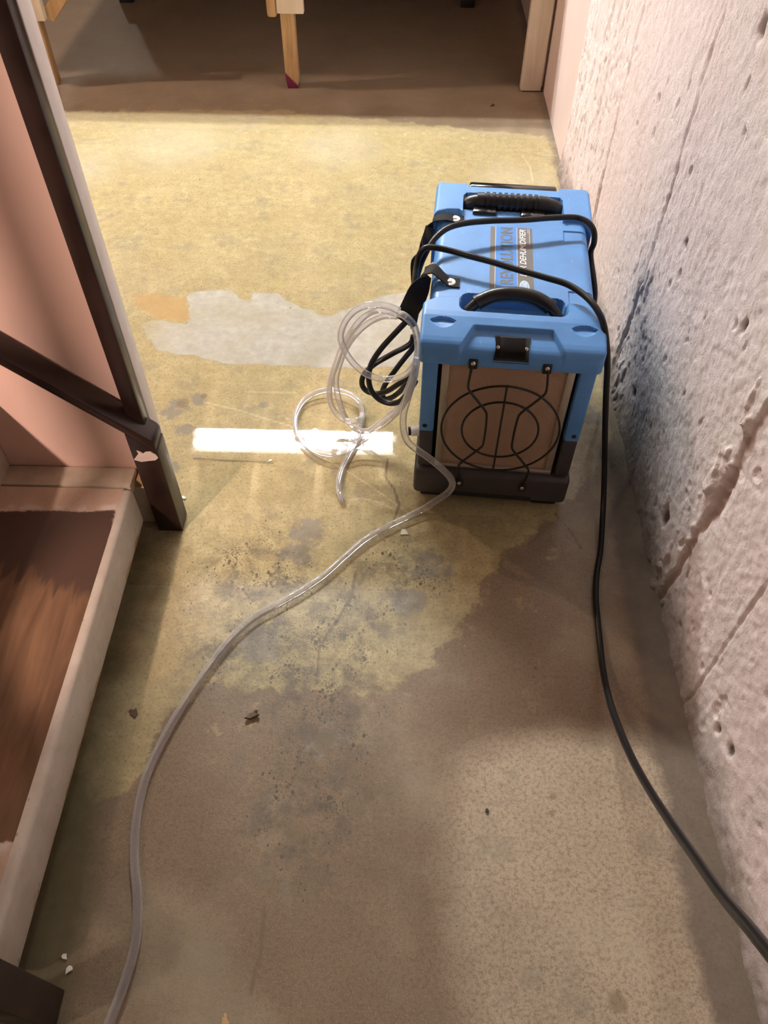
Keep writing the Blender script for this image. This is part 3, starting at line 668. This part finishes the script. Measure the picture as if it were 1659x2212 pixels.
# side pillars of the front, filter and its frame
for s in (-1, 1):
    a, b = sorted((s*.1195, s*.1465))
    MB().box(a, b, .004, .110, .188, .356, .0035).build('pillar', M['blue'], DH)
    MB().box(a+(.001 if s < 0 else 0), b-(0 if s < 0 else .001), .004, .110, .096, .1885, .003).build('lower_pillar', M['base'], DH)
    MB().cyl((s*.136, .0034, .203), (s*.136, .006, .203), .0045, seg=18).build('screw_hole', M['cavity'], DH)
MB().box(-.119, .119, .030, .110, .09, .356).build('cavity', M['cavity'], DH)
fi = MB().box(-.100, .100, .016, .0295, .100, .353).build('filter', M['filt'], DH)
for a, b in ((-.113, -.100), (.100, .113)): MB().box(a, b, .011, .0295, .0905, .353, .0012).build('filter_frame', M['frame'], fi)
MB().box(-.113, .113, .0095, .0295, .090, .0995, .002).build('filter_frame', M['frame'], fi)
# base with feet
def base():
    t = MB().box(-.1515, .1515, -.004, .500, .020, .0895, .010, 3)
    t.box(-.1475, .1475, .02, .495, .0885, .105, .004)
    t.build('base', M['base'], DH)
    MB().box(-.083, .083, -.0046, .002, .024, .036, .001).build('vent_slot', M['cavity'], DH)
    for u in (-.112, .112):
        for v in (.045, .455): MB().box(u-.026, u+.026, v-.035, v+.035, 0, .022, .005).build('foot', M['black'], DH)
base()
# wire guard
def guard():
    V = -.0085
    g = MB()
    for r in (.1055, .0685):
        g.tube([(r*math.cos(a*math.pi/16), V, .2165+r*math.sin(a*math.pi/16)) for a in range(32)], .0021, 8, .006, True)
    g.tube([(0, V+.0022, .2165-.1055), (0, V+.0022, .3220)], .0021, 8, .02)
    for s in (-1, 1):
        ps = [(s*.0625, -.003, .361), (s*.0640, V, .352), (s*.0665, V-.002, .314), (s*.028, V-.002, .2595), (s*.0265, V-.002, .176), (s*.067, V-.002, .119), (s*.0635, V, .085), (s*.062, -.0055, .064)]
        q = []
        for i, pnt in enumerate(ps):   # nearly straight legs with tight bends
            P0 = np.array(pnt)
            if 0 < i < len(ps)-1:
                for w_ in (ps[i-1], None, ps[i+1]):
                    if w_ is None: continue
                    D = np.array(w_)-P0; q.append(tuple(P0+D/np.linalg.norm(D)*.004))
            else: q.append(pnt)
        g.tube(q, .0023, 8, .003)
    go = g.build('wire_guard', M['wire'], DH)
    for s in (-1, 1):
        for z, v in ((.362, -.0008), (.064, -.0048)):
            MB().box(s*.0615-.0078, s*.0615+.0078, v-.0022, v+.003, z-.013, z+.007, .002).build('clip', M['black'], go)
            k = MB().cyl((s*.0615, v-.0022, z), (s*.0615, v-.0050, z), .0046, .0034, 18, .0008)
            k.build('screw', M['steel'], go)
guard()
# black plate on the front cap
def plate():
    def zz(v): return float(prof(np.array(v))-.0085)
    pv = [(.033, zz(.033)), (.022, zz(.022)), (.012, zz(.012)), (.006, zz(.006)), (.002, zz(.002)-.0005), (.0, .373), (0, .366)]
    P = resample([(0, a, b) for a, b in pv], .002)
    n = len(P); T = np.gradient(P, axis=0); T /= np.linalg.norm(T, axis=1)[:, None]
    bm = bmesh.new(); rows = []
    for i in range(n):
        N = np.array([0, T[i][2], -T[i][1]]); N = N if N[2] >= -1e-6 and (N[2] > .05 or N[1] < 0) else -N
        f = i/(n-1)*2-1; hw = .0275+.0025*f*f
        row = []
        for j in range(13):
            a = j/12*2-1; th = .0026-.0010*(abs(a) > .98)-.0010*(abs(f) > .95)
            row.append(bm.verts.new(P[i]+np.array([a*hw, 0, 0])+N*(th+.0008*abs(a)**3)))
        lo_ = [bm.verts.new(P[i]+np.array([s*hw, 0, 0])-N*.001) for s in (-1, 1)]
        rows.append((row, lo_))
    for i in range(n-1):
        A, B2 = rows[i], rows[i+1]
        for j in range(12): bm.faces.new((A[0][j], A[0][j+1], B2[0][j+1], B2[0][j]))
        bm.faces.new((A[0][0], B2[0][0], B2[1][0], A[1][0])); bm.faces.new((A[0][-1], A[1][1], B2[1][1], B2[0][-1]))
    for R in (rows[0], rows[-1]): bm.faces.new(R[0]+[R[1][1], R[1][0]])
    bmesh.ops.recalc_face_normals(bm, faces=bm.faces)
    me = bpy.data.meshes.new('latch_plate'); bm.to_mesh(me); bm.free(); smooth(me, 40)
    o = mesh_obj('latch_plate', me, M['gloss'], DH)
    k = n*45//100; N = np.array([0, T[k][2], -T[k][1]]); N = N if N[2] > 0 else -N
    for s in (-1, 1):
        c0 = P[k]+np.array([s*.0235, 0, 0])+N*.002
        MB().cyl(c0, c0+N*.0022, .0032, .0026, 16, .0005).build('screw', M['steel'], o)
        MB().cyl(c0+N*.002, c0+N*.0024, .0012, .0012, 6).build('screw_socket', M['cavity'], o)
plate()
# handles
def handles():
    h = empty('front_handle'); h.parent = DH
    ar = [(-.084, .086, .380), (-.080, .090, .391), (-.062, .102, .407), (-.035, .111, .417), (0, .114, .4205), (.035, .111, .417), (.062, .102, .407), (.080, .090, .391), (.084, .086, .380)]
    MB().tube(ar, .0070, 14, .004, flat=1.35).build('bow', M['grip'], h)
    gp = [(-.060, .103, .408), (-.035, .111, .4165), (0, .114, .420), (.035, .111, .4165), (.060, .103, .408)]
    g = MB().tube(gp, .0122, 18, .003, flat=1.12)
    for i in range(8):
        u = -.0365+i*.0105; g.box(u-.0014, u+.0014, .1205-.10*abs(u)*.9, .130-.12*abs(u), .418-abs(u)*.12, .423-abs(u)*.12, .0005)
    for s in (-1, 1): g.tube([(s*.058, .104, .4092), (s*.0632, .1012, .4062)], .0138, 18, .002)
    g.build('grip', M['grip'], h)
    for s in (-1, 1):
        MB().box(s*.046-.024, s*.046+.024, .0795, .094, .3705, .388, .004).build('bracket', M['gloss'], h)
        MB().cyl((s*.078, .086, .381), (s*.089, .086, .381), .0075, seg=16, bev=.001).build('pivot', M['black'], h)
    r = empty('rear_handle'); r.parent = DH
    MB().tube([(-.091, .438, .390), (-.086, .438, .398), (-.070, .4385, .4035), (0, .439, .4045), (.066, .4385, .4035), (.084, .438, .399), (.090, .437, .390)], .0140, 16, .004, flat=1.1).build('bow', M['grip'], r)
    g = MB()
    for i in range(9):
        u = -.050+i*.0118
        g.tube([(u-.0030, .4388, .406), (u+.0030, .4388, .406)], .0180, 20, .002)
    g.tube([(-.070, .4386, .4050), (-.056, .4388, .4058)], .0170, 20, .003); g.tube([(.050, .4388, .406), (.070, .4384, .4045)], .0165, 20, .003)
    g.tube([(-.060, .4388, .4055), (.062, .4388, .4055)], .0150, 20, .004)
    g.build('grip', M['grip'], r)
    MB().box(-.078, -.031, .402, .424, .386, .404, .003).build('bracket', M['gloss'], r)
    MB().box(.016, .064, .398, .424, .384, .403, .0035).build('bracket', M['gloss'], r)
    MB().prism([(.064, .400), (.092, .408), (.092, .424), (.064, .424)], .384, .399, .001, axis='z').build('bracket', M['black'], r)
    for s in (-1, 1): MB().box(s*.088-.006, s*.088+.006, .424, .448, .376, .398, .003).build('pivot', M['black'], r)
handles()
# label strip on top with its lettering
ZT = .3970
def letters(txt, length, height, base_u, v0, z, mat, parent, name='lettering', bold=.015, shear=0, label=None):
    cu = bpy.data.curves.new('t', 'FONT'); cu.body = txt; cu.size = 1; cu.offset = bold; cu.shear = shear; cu.resolution_u = 3; cu.extrude = 0
    ob = bpy.data.objects.new('t', cu); C.objects.link(ob)
    bpy.context.view_layer.update()
    me = bpy.data.meshes.new_from_object(ob.evaluated_get(bpy.context.evaluated_depsgraph_get()))
    bpy.data.objects.remove(ob); bpy.data.curves.remove(cu)
    co = np.zeros(len(me.vertices)*3, np.float32); me.vertices.foreach_get('co', co); co = co.reshape(-1, 3)
    mn, mx = co.min(0), co.max(0); sx, sy = length/(mx[0]-mn[0]), height/(mx[1]-mn[1])
    X = (co[:, 0]-mn[0])*sx; Y = (co[:, 1]-mn[1])*sy
    new = np.stack([base_u-Y, v0+X, np.full(len(X), z)], -1)      # reads from front to back, tops to the left
    me.vertices.foreach_set('co', new.astype(np.float32).ravel()); me.update(); me.name = name
    return mesh_obj(name, me, mat, parent, label=label)
def label():
    lb = MB().box(-.0415, .0375, .1445, .363, ZT-.0005, ZT+.0004).build('top_label', M['grey'], DH, label='grey and blue printed label')
    MB().box(-.0315, .0080, .1450, .3625, ZT+.0001, ZT+.0007).build('blue_band', M['lblue'], lb)
    for a in (-.0322, .0080): MB().box(a, a+.0007, .1450, .3625, ZT+.0001, ZT+.0008).build('white_line', M['lwhite'], lb)
    MB().box(.0318, .0324, .305, .3600, ZT+.0001, ZT+.0008).build('white_line', M['lwhite'], lb)
    MB().box(.0290, .0296, .345, .3600, ZT+.0001, ZT+.0008).build('white_line', M['lwhite'], lb)
    letters('REVOLUTION', .186, .0235, .0010, .1755, ZT+.0010, M['ldark'], lb, bold=.02)
    letters('LGR DEHUMIDIFIER', .155, .0118, .0250, .2020, ZT+.0010, M['lwhite'], lb, bold=.018, shear=.25)
    def oval(ru, rv, z, m, n): MB().prism([(.0205+ru*math.cos(a*math.pi/20), .1700+rv*math.sin(a*math.pi/20)) for a in range(40)], ZT, z, axis='z').build(n, m, lb)
    oval(.0088, .0195, ZT+.0008, M['lwhite'], 'logo_rim'); oval(.0076, .0182, ZT+.0011, M['lpale'], 'logo_oval')
    letters('DRI-EAZ', .0290, .0074, .0242, .1555, ZT+.0014, M['lwhite'], lb, bold=.02, shear=.2)
label()
# hanging straps with rivets
def ribbon(name, pts, th, mat, parent, **k):
    """pts: x, y, z, width, width direction"""
    P = resample([q[:3] for q in pts], .004); tt = np.linspace(0, len(pts)-1, len(P)); kk = np.arange(len(pts))
    dd = np.concatenate([[0], np.cumsum([np.linalg.norm(np.array(pts[i+1][:3])-np.array(pts[i][:3])) for i in range(len(pts)-1)])])
    ss = np.concatenate([[0], np.cumsum(np.linalg.norm(np.diff(P, axis=0), axis=1))]); ss = ss/ss[-1]*dd[-1]
    col = lambda f: np.interp(ss, dd, [f(q) for q in pts])
    wid = col(lambda q: q[3]); WD = np.stack([col(lambda q, j=j: q[4][j]) for j in range(3)], -1)
    T = np.gradient(P, axis=0); T /= np.linalg.norm(T, axis=1)[:, None]
    bm = bmesh.new(); R = []
    for i in range(len(P)):
        wd = WD[i]-T[i]*(WD[i]@T[i]); wd /= np.linalg.norm(wd); N = np.cross(T[i], wd)
        R.append([bm.verts.new(P[i]+wd*wid[i]*a/2+N*th*b/2) for a, b in ((-1, -1), (1, -1), (1, 1), (-1, 1))])
    for i in range(len(P)-1):
        for k2 in range(4): bm.faces.new((R[i][k2], R[i][(k2+1) % 4], R[i+1][(k2+1) % 4], R[i+1][k2]))
    bm.faces.new(R[0][::-1]); bm.faces.new(R[-1]); bmesh.ops.recalc_face_normals(bm, faces=bm.faces)
    me = bpy.data.meshes.new(name); bm.to_mesh(me); bm.free(); smooth(me, 50)
    return mesh_obj(name, me, mat, parent, **k)
def straps():
    Z = ZT+.0018; V = (0, 1, 0); S = (.62, .75, -.1); H = (.80, -.35, -.45)
    f = ribbon('strap', [(-.094, .168, Z, .026, V), (-.112, .168, Z+.001, .026, V), (-.126, .173, Z+.009, .027, V), (-.143, .181, Z+.017, .029, (.1, 1, 0)), (-.158, .181, Z+.011, .032, (.35, .95, 0))], .0022, M['web'], DH, label='wide black strap bundling the hose')
    ribbon('strap_tail', [[-0.1484,0.1588,0.415,0.03,[0.5,0.8,0]],[-0.1624,0.1475,0.398,0.036,[0.8,0.2,-0.3]],[-0.1719,0.1449,0.372,0.038,[0.8,-0.3,-0.5]],[-0.1822,0.148,0.345,0.036,[0.8,-0.3,-0.5]],[-0.1911,0.1504,0.322,0.033,[0.8,-0.3,-0.5]]], .003, M['web'], f)
    ribbon('strap_tail', [(-.158, .186, Z+.006, .034, (.3, 1, 0)), (-.166, .180, Z-.022, .036, (.3, 1, -.2)), (-.168, .165, Z-.055, .036, (.3, 1, -.4)), (-.172, .150, Z-.088, .032, (.3, 1, -.4))], .0022, M['web'], f)
    r = ribbon('strap', [(-.094, .378, Z, .024, V), (-.112, .378, Z+.001, .024, V), (-.130, .375, Z+.006, .024, V), (-.147, .366, Z+.005, .024, V), (-.158, .354, Z-.008, .022, S), (-.166, .338, Z-.026, .020, S), (-.171, .318, Z-.046, .018, S)], .0022, M['web'], DH, label='narrow black strap hanging over the left edge')
    ribbon('strap_tail', [[-0.157,0.3492,0.395,0.02,[0.9,0.3,-0.2]],[-0.1622,0.3277,0.385,0.018,[0.9,0.3,-0.2]],[-0.1692,0.308,0.372,0.012,[0.2,1,0]],[-0.1791,0.2942,0.355,0.02,[0.9,0.3,-0.2]],[-0.1804,0.2855,0.335,0.016,[0.9,0.3,-0.2]],[-0.1785,0.2841,0.31,0.014,[0.9,0.3,-0.2]],[-0.1759,0.2888,0.28,0.014,[0.9,0.3,-0.2]]], .0025, M['web'], r)
    for v, o in ((.168, f), (.378, r)):
        MB().cyl((-.112, v, Z), (-.112, v, Z+.0026), .0115, .0105, 28, .0006).build('washer', M['zinc'], o)
        MB().cyl((-.112, v, Z+.0025), (-.112, v, Z+.0052), .0042, .0036, 18, .0008).build('rivet', M['zinc'], o)
straps()
d_ = MB().cyl((-.143, .060, .135), (-.1640, .055, .135), .0115, .0095, 20, .001).build('drain_fitting', M['lwhite'], DH, label='white hose fitting on the left side')
MB().cyl((-.1640, .055, .135), (-.1690, .054, .135), .0085, seg=18).build('hose_clamp', M['black'], d_)

# ------------------------------------------------------------------ drain hose and power cord
HOSE = [[[0.0033,1.1672,0.3521],[-0.0162,1.1669,0.3616],[-0.0406,1.167,0.3651],[-0.065,1.1671,0.3591],[-0.0859,1.1669,0.3416],[-0.1001,1.1662,0.3166],[-0.105,1.1648,0.2918],[-0.0986,1.1626,0.2645],[-0.08,1.1594,0.232],[-0.054,1.1556,0.2105],[-0.0188,1.1511,0.2038],[0.0116,1.147,0.2167],[0.0324,1.1437,0.2453],[0.0393,1.1414,0.2771],[0.0365,1.1398,0.3174],[0.028,1.1387,0.3456],[0.0144,1.138,0.3617],[-0.0039,1.1878,0.3317],[-0.0331,1.19,0.3369],[-0.061,1.2022,0.3134],[-0.0853,1.204,0.2802],[-0.1061,1.2157,0.2325],[-0.1202,1.2167,0.1885],[-0.1325,1.2177,0.1488],[-0.139,1.2182,0.1112],[-0.1373,1.218,0.073],[-0.1217,1.2169,0.0398],[-0.0968,1.2049,0.0352],[-0.0783,1.2035,0.0422],[-0.0729,1.2527,0.012],[-0.0756,1.2731,0.02],[-0.0971,1.3017,0.022],[-0.134,1.3205,0.02],[-0.1701,1.3212,0.016],[-0.202,1.3002,0.012],[-0.2178,1.2624,0.009],[-0.2189,1.2205,0.008],[-0.2034,1.1749,0.009],[-0.171,1.1393,0.012],[-0.1385,1.125,0.016],[-0.1075,1.1277,0.022],[-0.0749,1.148,0.03],[-0.0419,1.1642,0.05],[-0.009,1.1715,0.08],[0.0153,1.1261,0.1627],[0.0287,1.1,0.2303],[0.0344,1.0845,0.2768]], [[0.0004,1.1975,0.3183],[-0.0251,1.2094,0.3088],[-0.0557,1.2218,0.2831],[-0.0804,1.2237,0.2543],[-0.102,1.2304,0.2122],[-0.1162,1.2315,0.1704],[-0.1244,1.2271,0.1347],[-0.1231,1.222,0.1019],[-0.1153,1.2113,0.0701],[-0.1044,1.2239,0.02],[-0.0847,1.1983,0.02],[-0.0594,1.1821,0.03],[-0.0375,1.1795,0.05],[-0.0069,1.1816,0.085],[0.0173,1.146,0.1654],[0.0301,1.135,0.2192],[0.0369,1.1445,0.2502]], [[0.0368,1.0743,0.3219],[0.0319,1.0596,0.2904],[0.022,1.0454,0.2519],[0.0151,1.0339,0.2206],[0.0158,1.0218,0.1979],[0.0244,1.0121,0.1754],[0.0686,1.0047,0.1363],[0.0937,1.0008,0.1115],[0.1102,0.9985,0.0893],[0.1141,0.9962,0.0717],[0.1056,0.9948,0.0509],[0.0875,0.9932,0.0324],[0.0609,0.9854,0.012],[0.0287,0.966,0.0085],[-0.0121,0.9399,0.0075],[-0.0519,0.9092,0.0075],[-0.0899,0.866,0.0075],[-0.1265,0.8223,0.0075],[-0.1666,0.7861,0.0075],[-0.2061,0.7569,0.0075],[-0.2483,0.7245,0.0075],[-0.283,0.6783,0.0075],[-0.3137,0.619,0.0075],[-0.339,0.563,0.0075],[-0.3624,0.4958,0.0075],[-0.3765,0.4338,0.0075],[-0.3766,0.3704,0.0075],[-0.3681,0.3177,0.0075],[-0.3494,0.2561,0.0075],[-0.3409,0.204,0.0075],[-0.3451,0.1572,0.0075],[-0.3543,0.1119,0.0075],[-0.3661,0.0542,0.0075]], [[-0.073,1.2384,0.012],[-0.0754,1.2062,0.009],[-0.0836,1.1692,0.008],[-0.0963,1.1326,0.0075],[-0.1074,1.0965,0.0075],[-0.1126,1.0648,0.0075],[-0.1114,1.0339,0.0075],[-0.102,1.0041,0.0075]]]
CORD = [[[0.0318,1.2844,0.29],[0.0338,1.2729,0.335],[0.0391,1.2616,0.378],[0.048,1.2603,0.408],[0.0644,1.2851,0.424],[0.0873,1.3081,0.432],[0.1177,1.3247,0.433],[0.1702,1.3394,0.431],[0.2313,1.3463,0.43],[0.2937,1.3599,0.428],[0.338,1.3632,0.426],[0.3556,1.3494,0.424],[0.3651,1.3361,0.415],[0.3684,1.3295,0.395],[0.3679,1.3348,0.372],[0.3735,1.2591,0.33],[0.372,1.2392,0.28]], [[0.0329,1.2714,0.31],[0.032,1.2586,0.36],[0.0339,1.2427,0.4],[0.0381,1.2441,0.42],[0.0469,1.2463,0.43],[0.0651,1.2483,0.43],[0.0941,1.2421,0.428],[0.1227,1.23,0.427],[0.1629,1.214,0.426],[0.2099,1.1901,0.426],[0.2557,1.1665,0.427],[0.289,1.1471,0.428],[0.3127,1.1188,0.428],[0.3282,1.0886,0.426],[0.3397,1.0626,0.415],[0.3488,1.0427,0.388],[0.361,1.0413,0.34],[0.3738,1.0368,0.27],[0.3901,1.0365,0.19],[0.4061,1.0292,0.11],[0.413,0.9983,0.05],[0.4106,0.954,0.018],[0.4002,0.8939,0.0075],[0.3855,0.8406,0.006],[0.3761,0.7888,0.006],[0.3722,0.7394,0.006],[0.368,0.6818,0.008],[0.3623,0.6306,0.02],[0.3538,0.5628,0.055],[0.3444,0.4879,0.11],[0.3362,0.4181,0.17],[0.3293,0.3536,0.235],[0.321,0.2897,0.31],[0.3096,0.231,0.39],[0.2964,0.1762,0.47],[0.2849,0.1394,0.535],[0.2782,0.1107,0.58],[0.2746,0.0729,0.63]]+[[.455, -.20, .74], [.462, -.33, .92], [.462, -.36, 1.02]], [[0.0254,1.1855,0.3316],[0.0168,1.1824,0.3179],[0.003,1.1797,0.3011],[-0.013,1.1772,0.2812],[-0.0283,1.1746,0.261],[-0.0418,1.1719,0.2391],[-0.0502,1.1687,0.22],[-0.0534,1.1652,0.2009],[-0.0526,1.1614,0.1833],[-0.0481,1.1573,0.1671],[-0.0394,1.1529,0.1569],[-0.0273,1.1482,0.1499],[-0.0109,1.1432,0.1484],[0.0053,1.1382,0.1564],[0.0188,1.1334,0.1763],[0.0287,1.1288,0.2004],[0.0373,1.1244,0.2237]], [[0.0321,1.2251,0.2524],[0.0283,1.2214,0.238],[0.0147,1.2184,0.2273],[-0.0023,1.2157,0.2182],[-0.0194,1.213,0.2077],[-0.0367,1.2103,0.197],[-0.0519,1.2075,0.1843],[-0.0634,1.2044,0.1711],[-0.0691,1.2008,0.1554],[-0.0669,1.1966,0.1416],[-0.0562,1.1918,0.1337],[-0.0371,1.1863,0.1347],[-0.0182,1.1808,0.146],[0.0024,1.1752,0.1682],[0.0224,1.1697,0.192],[0.0375,1.1645,0.219]], [[0.0353,1.2449,0.2221],[0.0314,1.2406,0.2077],[0.0199,1.2369,0.1911],[0.0071,1.2332,0.1726],[-0.0059,1.2296,0.1523],[-0.018,1.2259,0.1332],[-0.0257,1.2218,0.1172],[-0.0278,1.2174,0.1045],[-0.0231,1.2124,0.0962],[-0.0105,1.2068,0.1042],[0.0062,1.2009,0.1249],[0.0201,1.1952,0.1525],[0.0303,1.1898,0.179],[0.037,1.1846,0.2032]]]
HOSE[2] += [[-.47, -.25, .0075], [-.38, -.55, .0075], [-.30, -.95, .0075], [-.42, -1.4, .0075]]
hb = MB()
for i, p in enumerate(HOSE): hb.tube(p, .0066 if i < 3 else .0060, 14, .006)
hb.build('drain_hose', M['hose'], ang=60, label='clear plastic drain hose coiled beside the dehumidifier and trailing over the floor', cat='hose')
cbm = MB()
for p in CORD: cbm.tube(p, .0056, 12, .006)
cbm.build('power_cord', M['cord'], ang=60, label='black power cord looped over the dehumidifier and running along the wall', cat='cord')

ou = empty('wall_outlet', (.478, -.36, 1.06), label='grey outlet box on the right wall near the stairs end, cord plugged in', cat='outlet')
MB().box(-.020, .022, -.036, .036, -.055, .055, .004).build('box', M['fixture'], ou)
MB().box(-.028, -.0195, -.018, .018, -.052, -.010, .004).build('plug', M['black'], ou)

# ------------------------------------------------------------------ litter on the floor
DEB = [[-0.2252,0.5424,0.0],[-0.4214,0.5429,0.0],[0.3159,2.8287,0.0],[-0.4261,0.172,0.0],[-0.4355,0.1872,0.0],[0.0218,0.934,0.0],[-0.2635,1.117,0.0],[0.1531,0.3989,0.0],[-0.4287,1.0107,0.0],[-0.2051,0.1174,-0.0]]
def flake(poly, h, mat, at, rot, name, label, cat, curl=0.0):
    bm = bmesh.new(); n = len(poly)
    zc = lambda x, y: .0006+curl*(x*x+.5*x*y)
    lo_ = [bm.verts.new((x, y, zc(x, y))) for x, y in poly]; hi = [bm.verts.new((x*.93, y*.93, zc(x, y)+h)) for x, y in poly]
    bm.faces.new(lo_[::-1]); bm.faces.new(hi)
    for i in range(n): bm.faces.new((lo_[i], lo_[(i+1) % n], hi[(i+1) % n], hi[i]))
    bmesh.ops.recalc_face_normals(bm, faces=bm.faces)
    me = bpy.data.meshes.new(name); bm.to_mesh(me); bm.free()
    o = mesh_obj(name, me, mat, label=label, cat=cat); o.location = (at[0], at[1], 0); o.rotation_euler = (0, 0, rot); return o
LEAF = [(-.013, -.002), (-.006, .002), (-.002, .006), (.003, .004), (.005, .008), (.011, .006), (.008, .001), (.012, -.002), (.004, -.004), (-.004, -.005)]
CHP = [(-.006, -.003), (-.001, .004), (.004, .005), (.007, .001), (.005, -.004), (-.001, -.003)]
flake(LEAF, .0045, M['brown'], DEB[0], .3, 'dead_leaf', 'curled brown leaf scrap in the middle of the worn floor', 'leaf', 20)
flake([(a*.8, b*1.2) for a, b in LEAF], .001, M['brown'], DEB[1], 1.7, 'dead_leaf', 'flat dark leaf scrap on the floor left of the trailing hose', 'leaf')
flake([(a*1.5, b*1.3) for a, b in CHP], .004, M['brown'], DEB[2], .5, 'wood_chip', 'small dark wood chip near the cream workbench leg', 'wood chip')
flake([(a*.9, b*.9) for a, b in CHP], .002, M['chip'], DEB[3], .7, 'paint_flake', 'white paint flake in front of the near newel post', 'paint flake')
flake([(a*.7, b*.8) for a, b in CHP], .002, M['chip'], DEB[4], 2.0, 'paint_flake', 'smaller whitish paint flake behind the other near the newel', 'paint flake')
flake([(-.008, -.006), (-.003, .008), (.004, .007), (.009, -.008)], .0015, M['clear'], DEB[5], .2, 'plastic_scrap', 'clear plastic scrap below the hose in front of the dehumidifier', 'plastic scrap')
flake([(a*.8, b*.5) for a, b in CHP], .001, M['chip'], DEB[6], .6, 'paint_flake', 'thin white paint flake on the glossy floor below the light reflection', 'paint flake')
flake([(a*.5, b*.6) for a, b in CHP], .003, M['base'], DEB[7], .6, 'pebble', 'tiny grey pebble on the bare floor below the dehumidifier shadow', 'pebble')
flake([(a*1.2, b*.7) for a, b in CHP], .002, M['chip'], DEB[8], -.6, 'paint_flake', 'white paint flake beside the far newel post', 'paint flake')
flake([(a*.5, b*1.4) for a, b in LEAF], .001, M['raw'], DEB[9], .5, 'wood_chip', 'thin orange wood sliver at the bottom edge of the floor', 'wood chip')
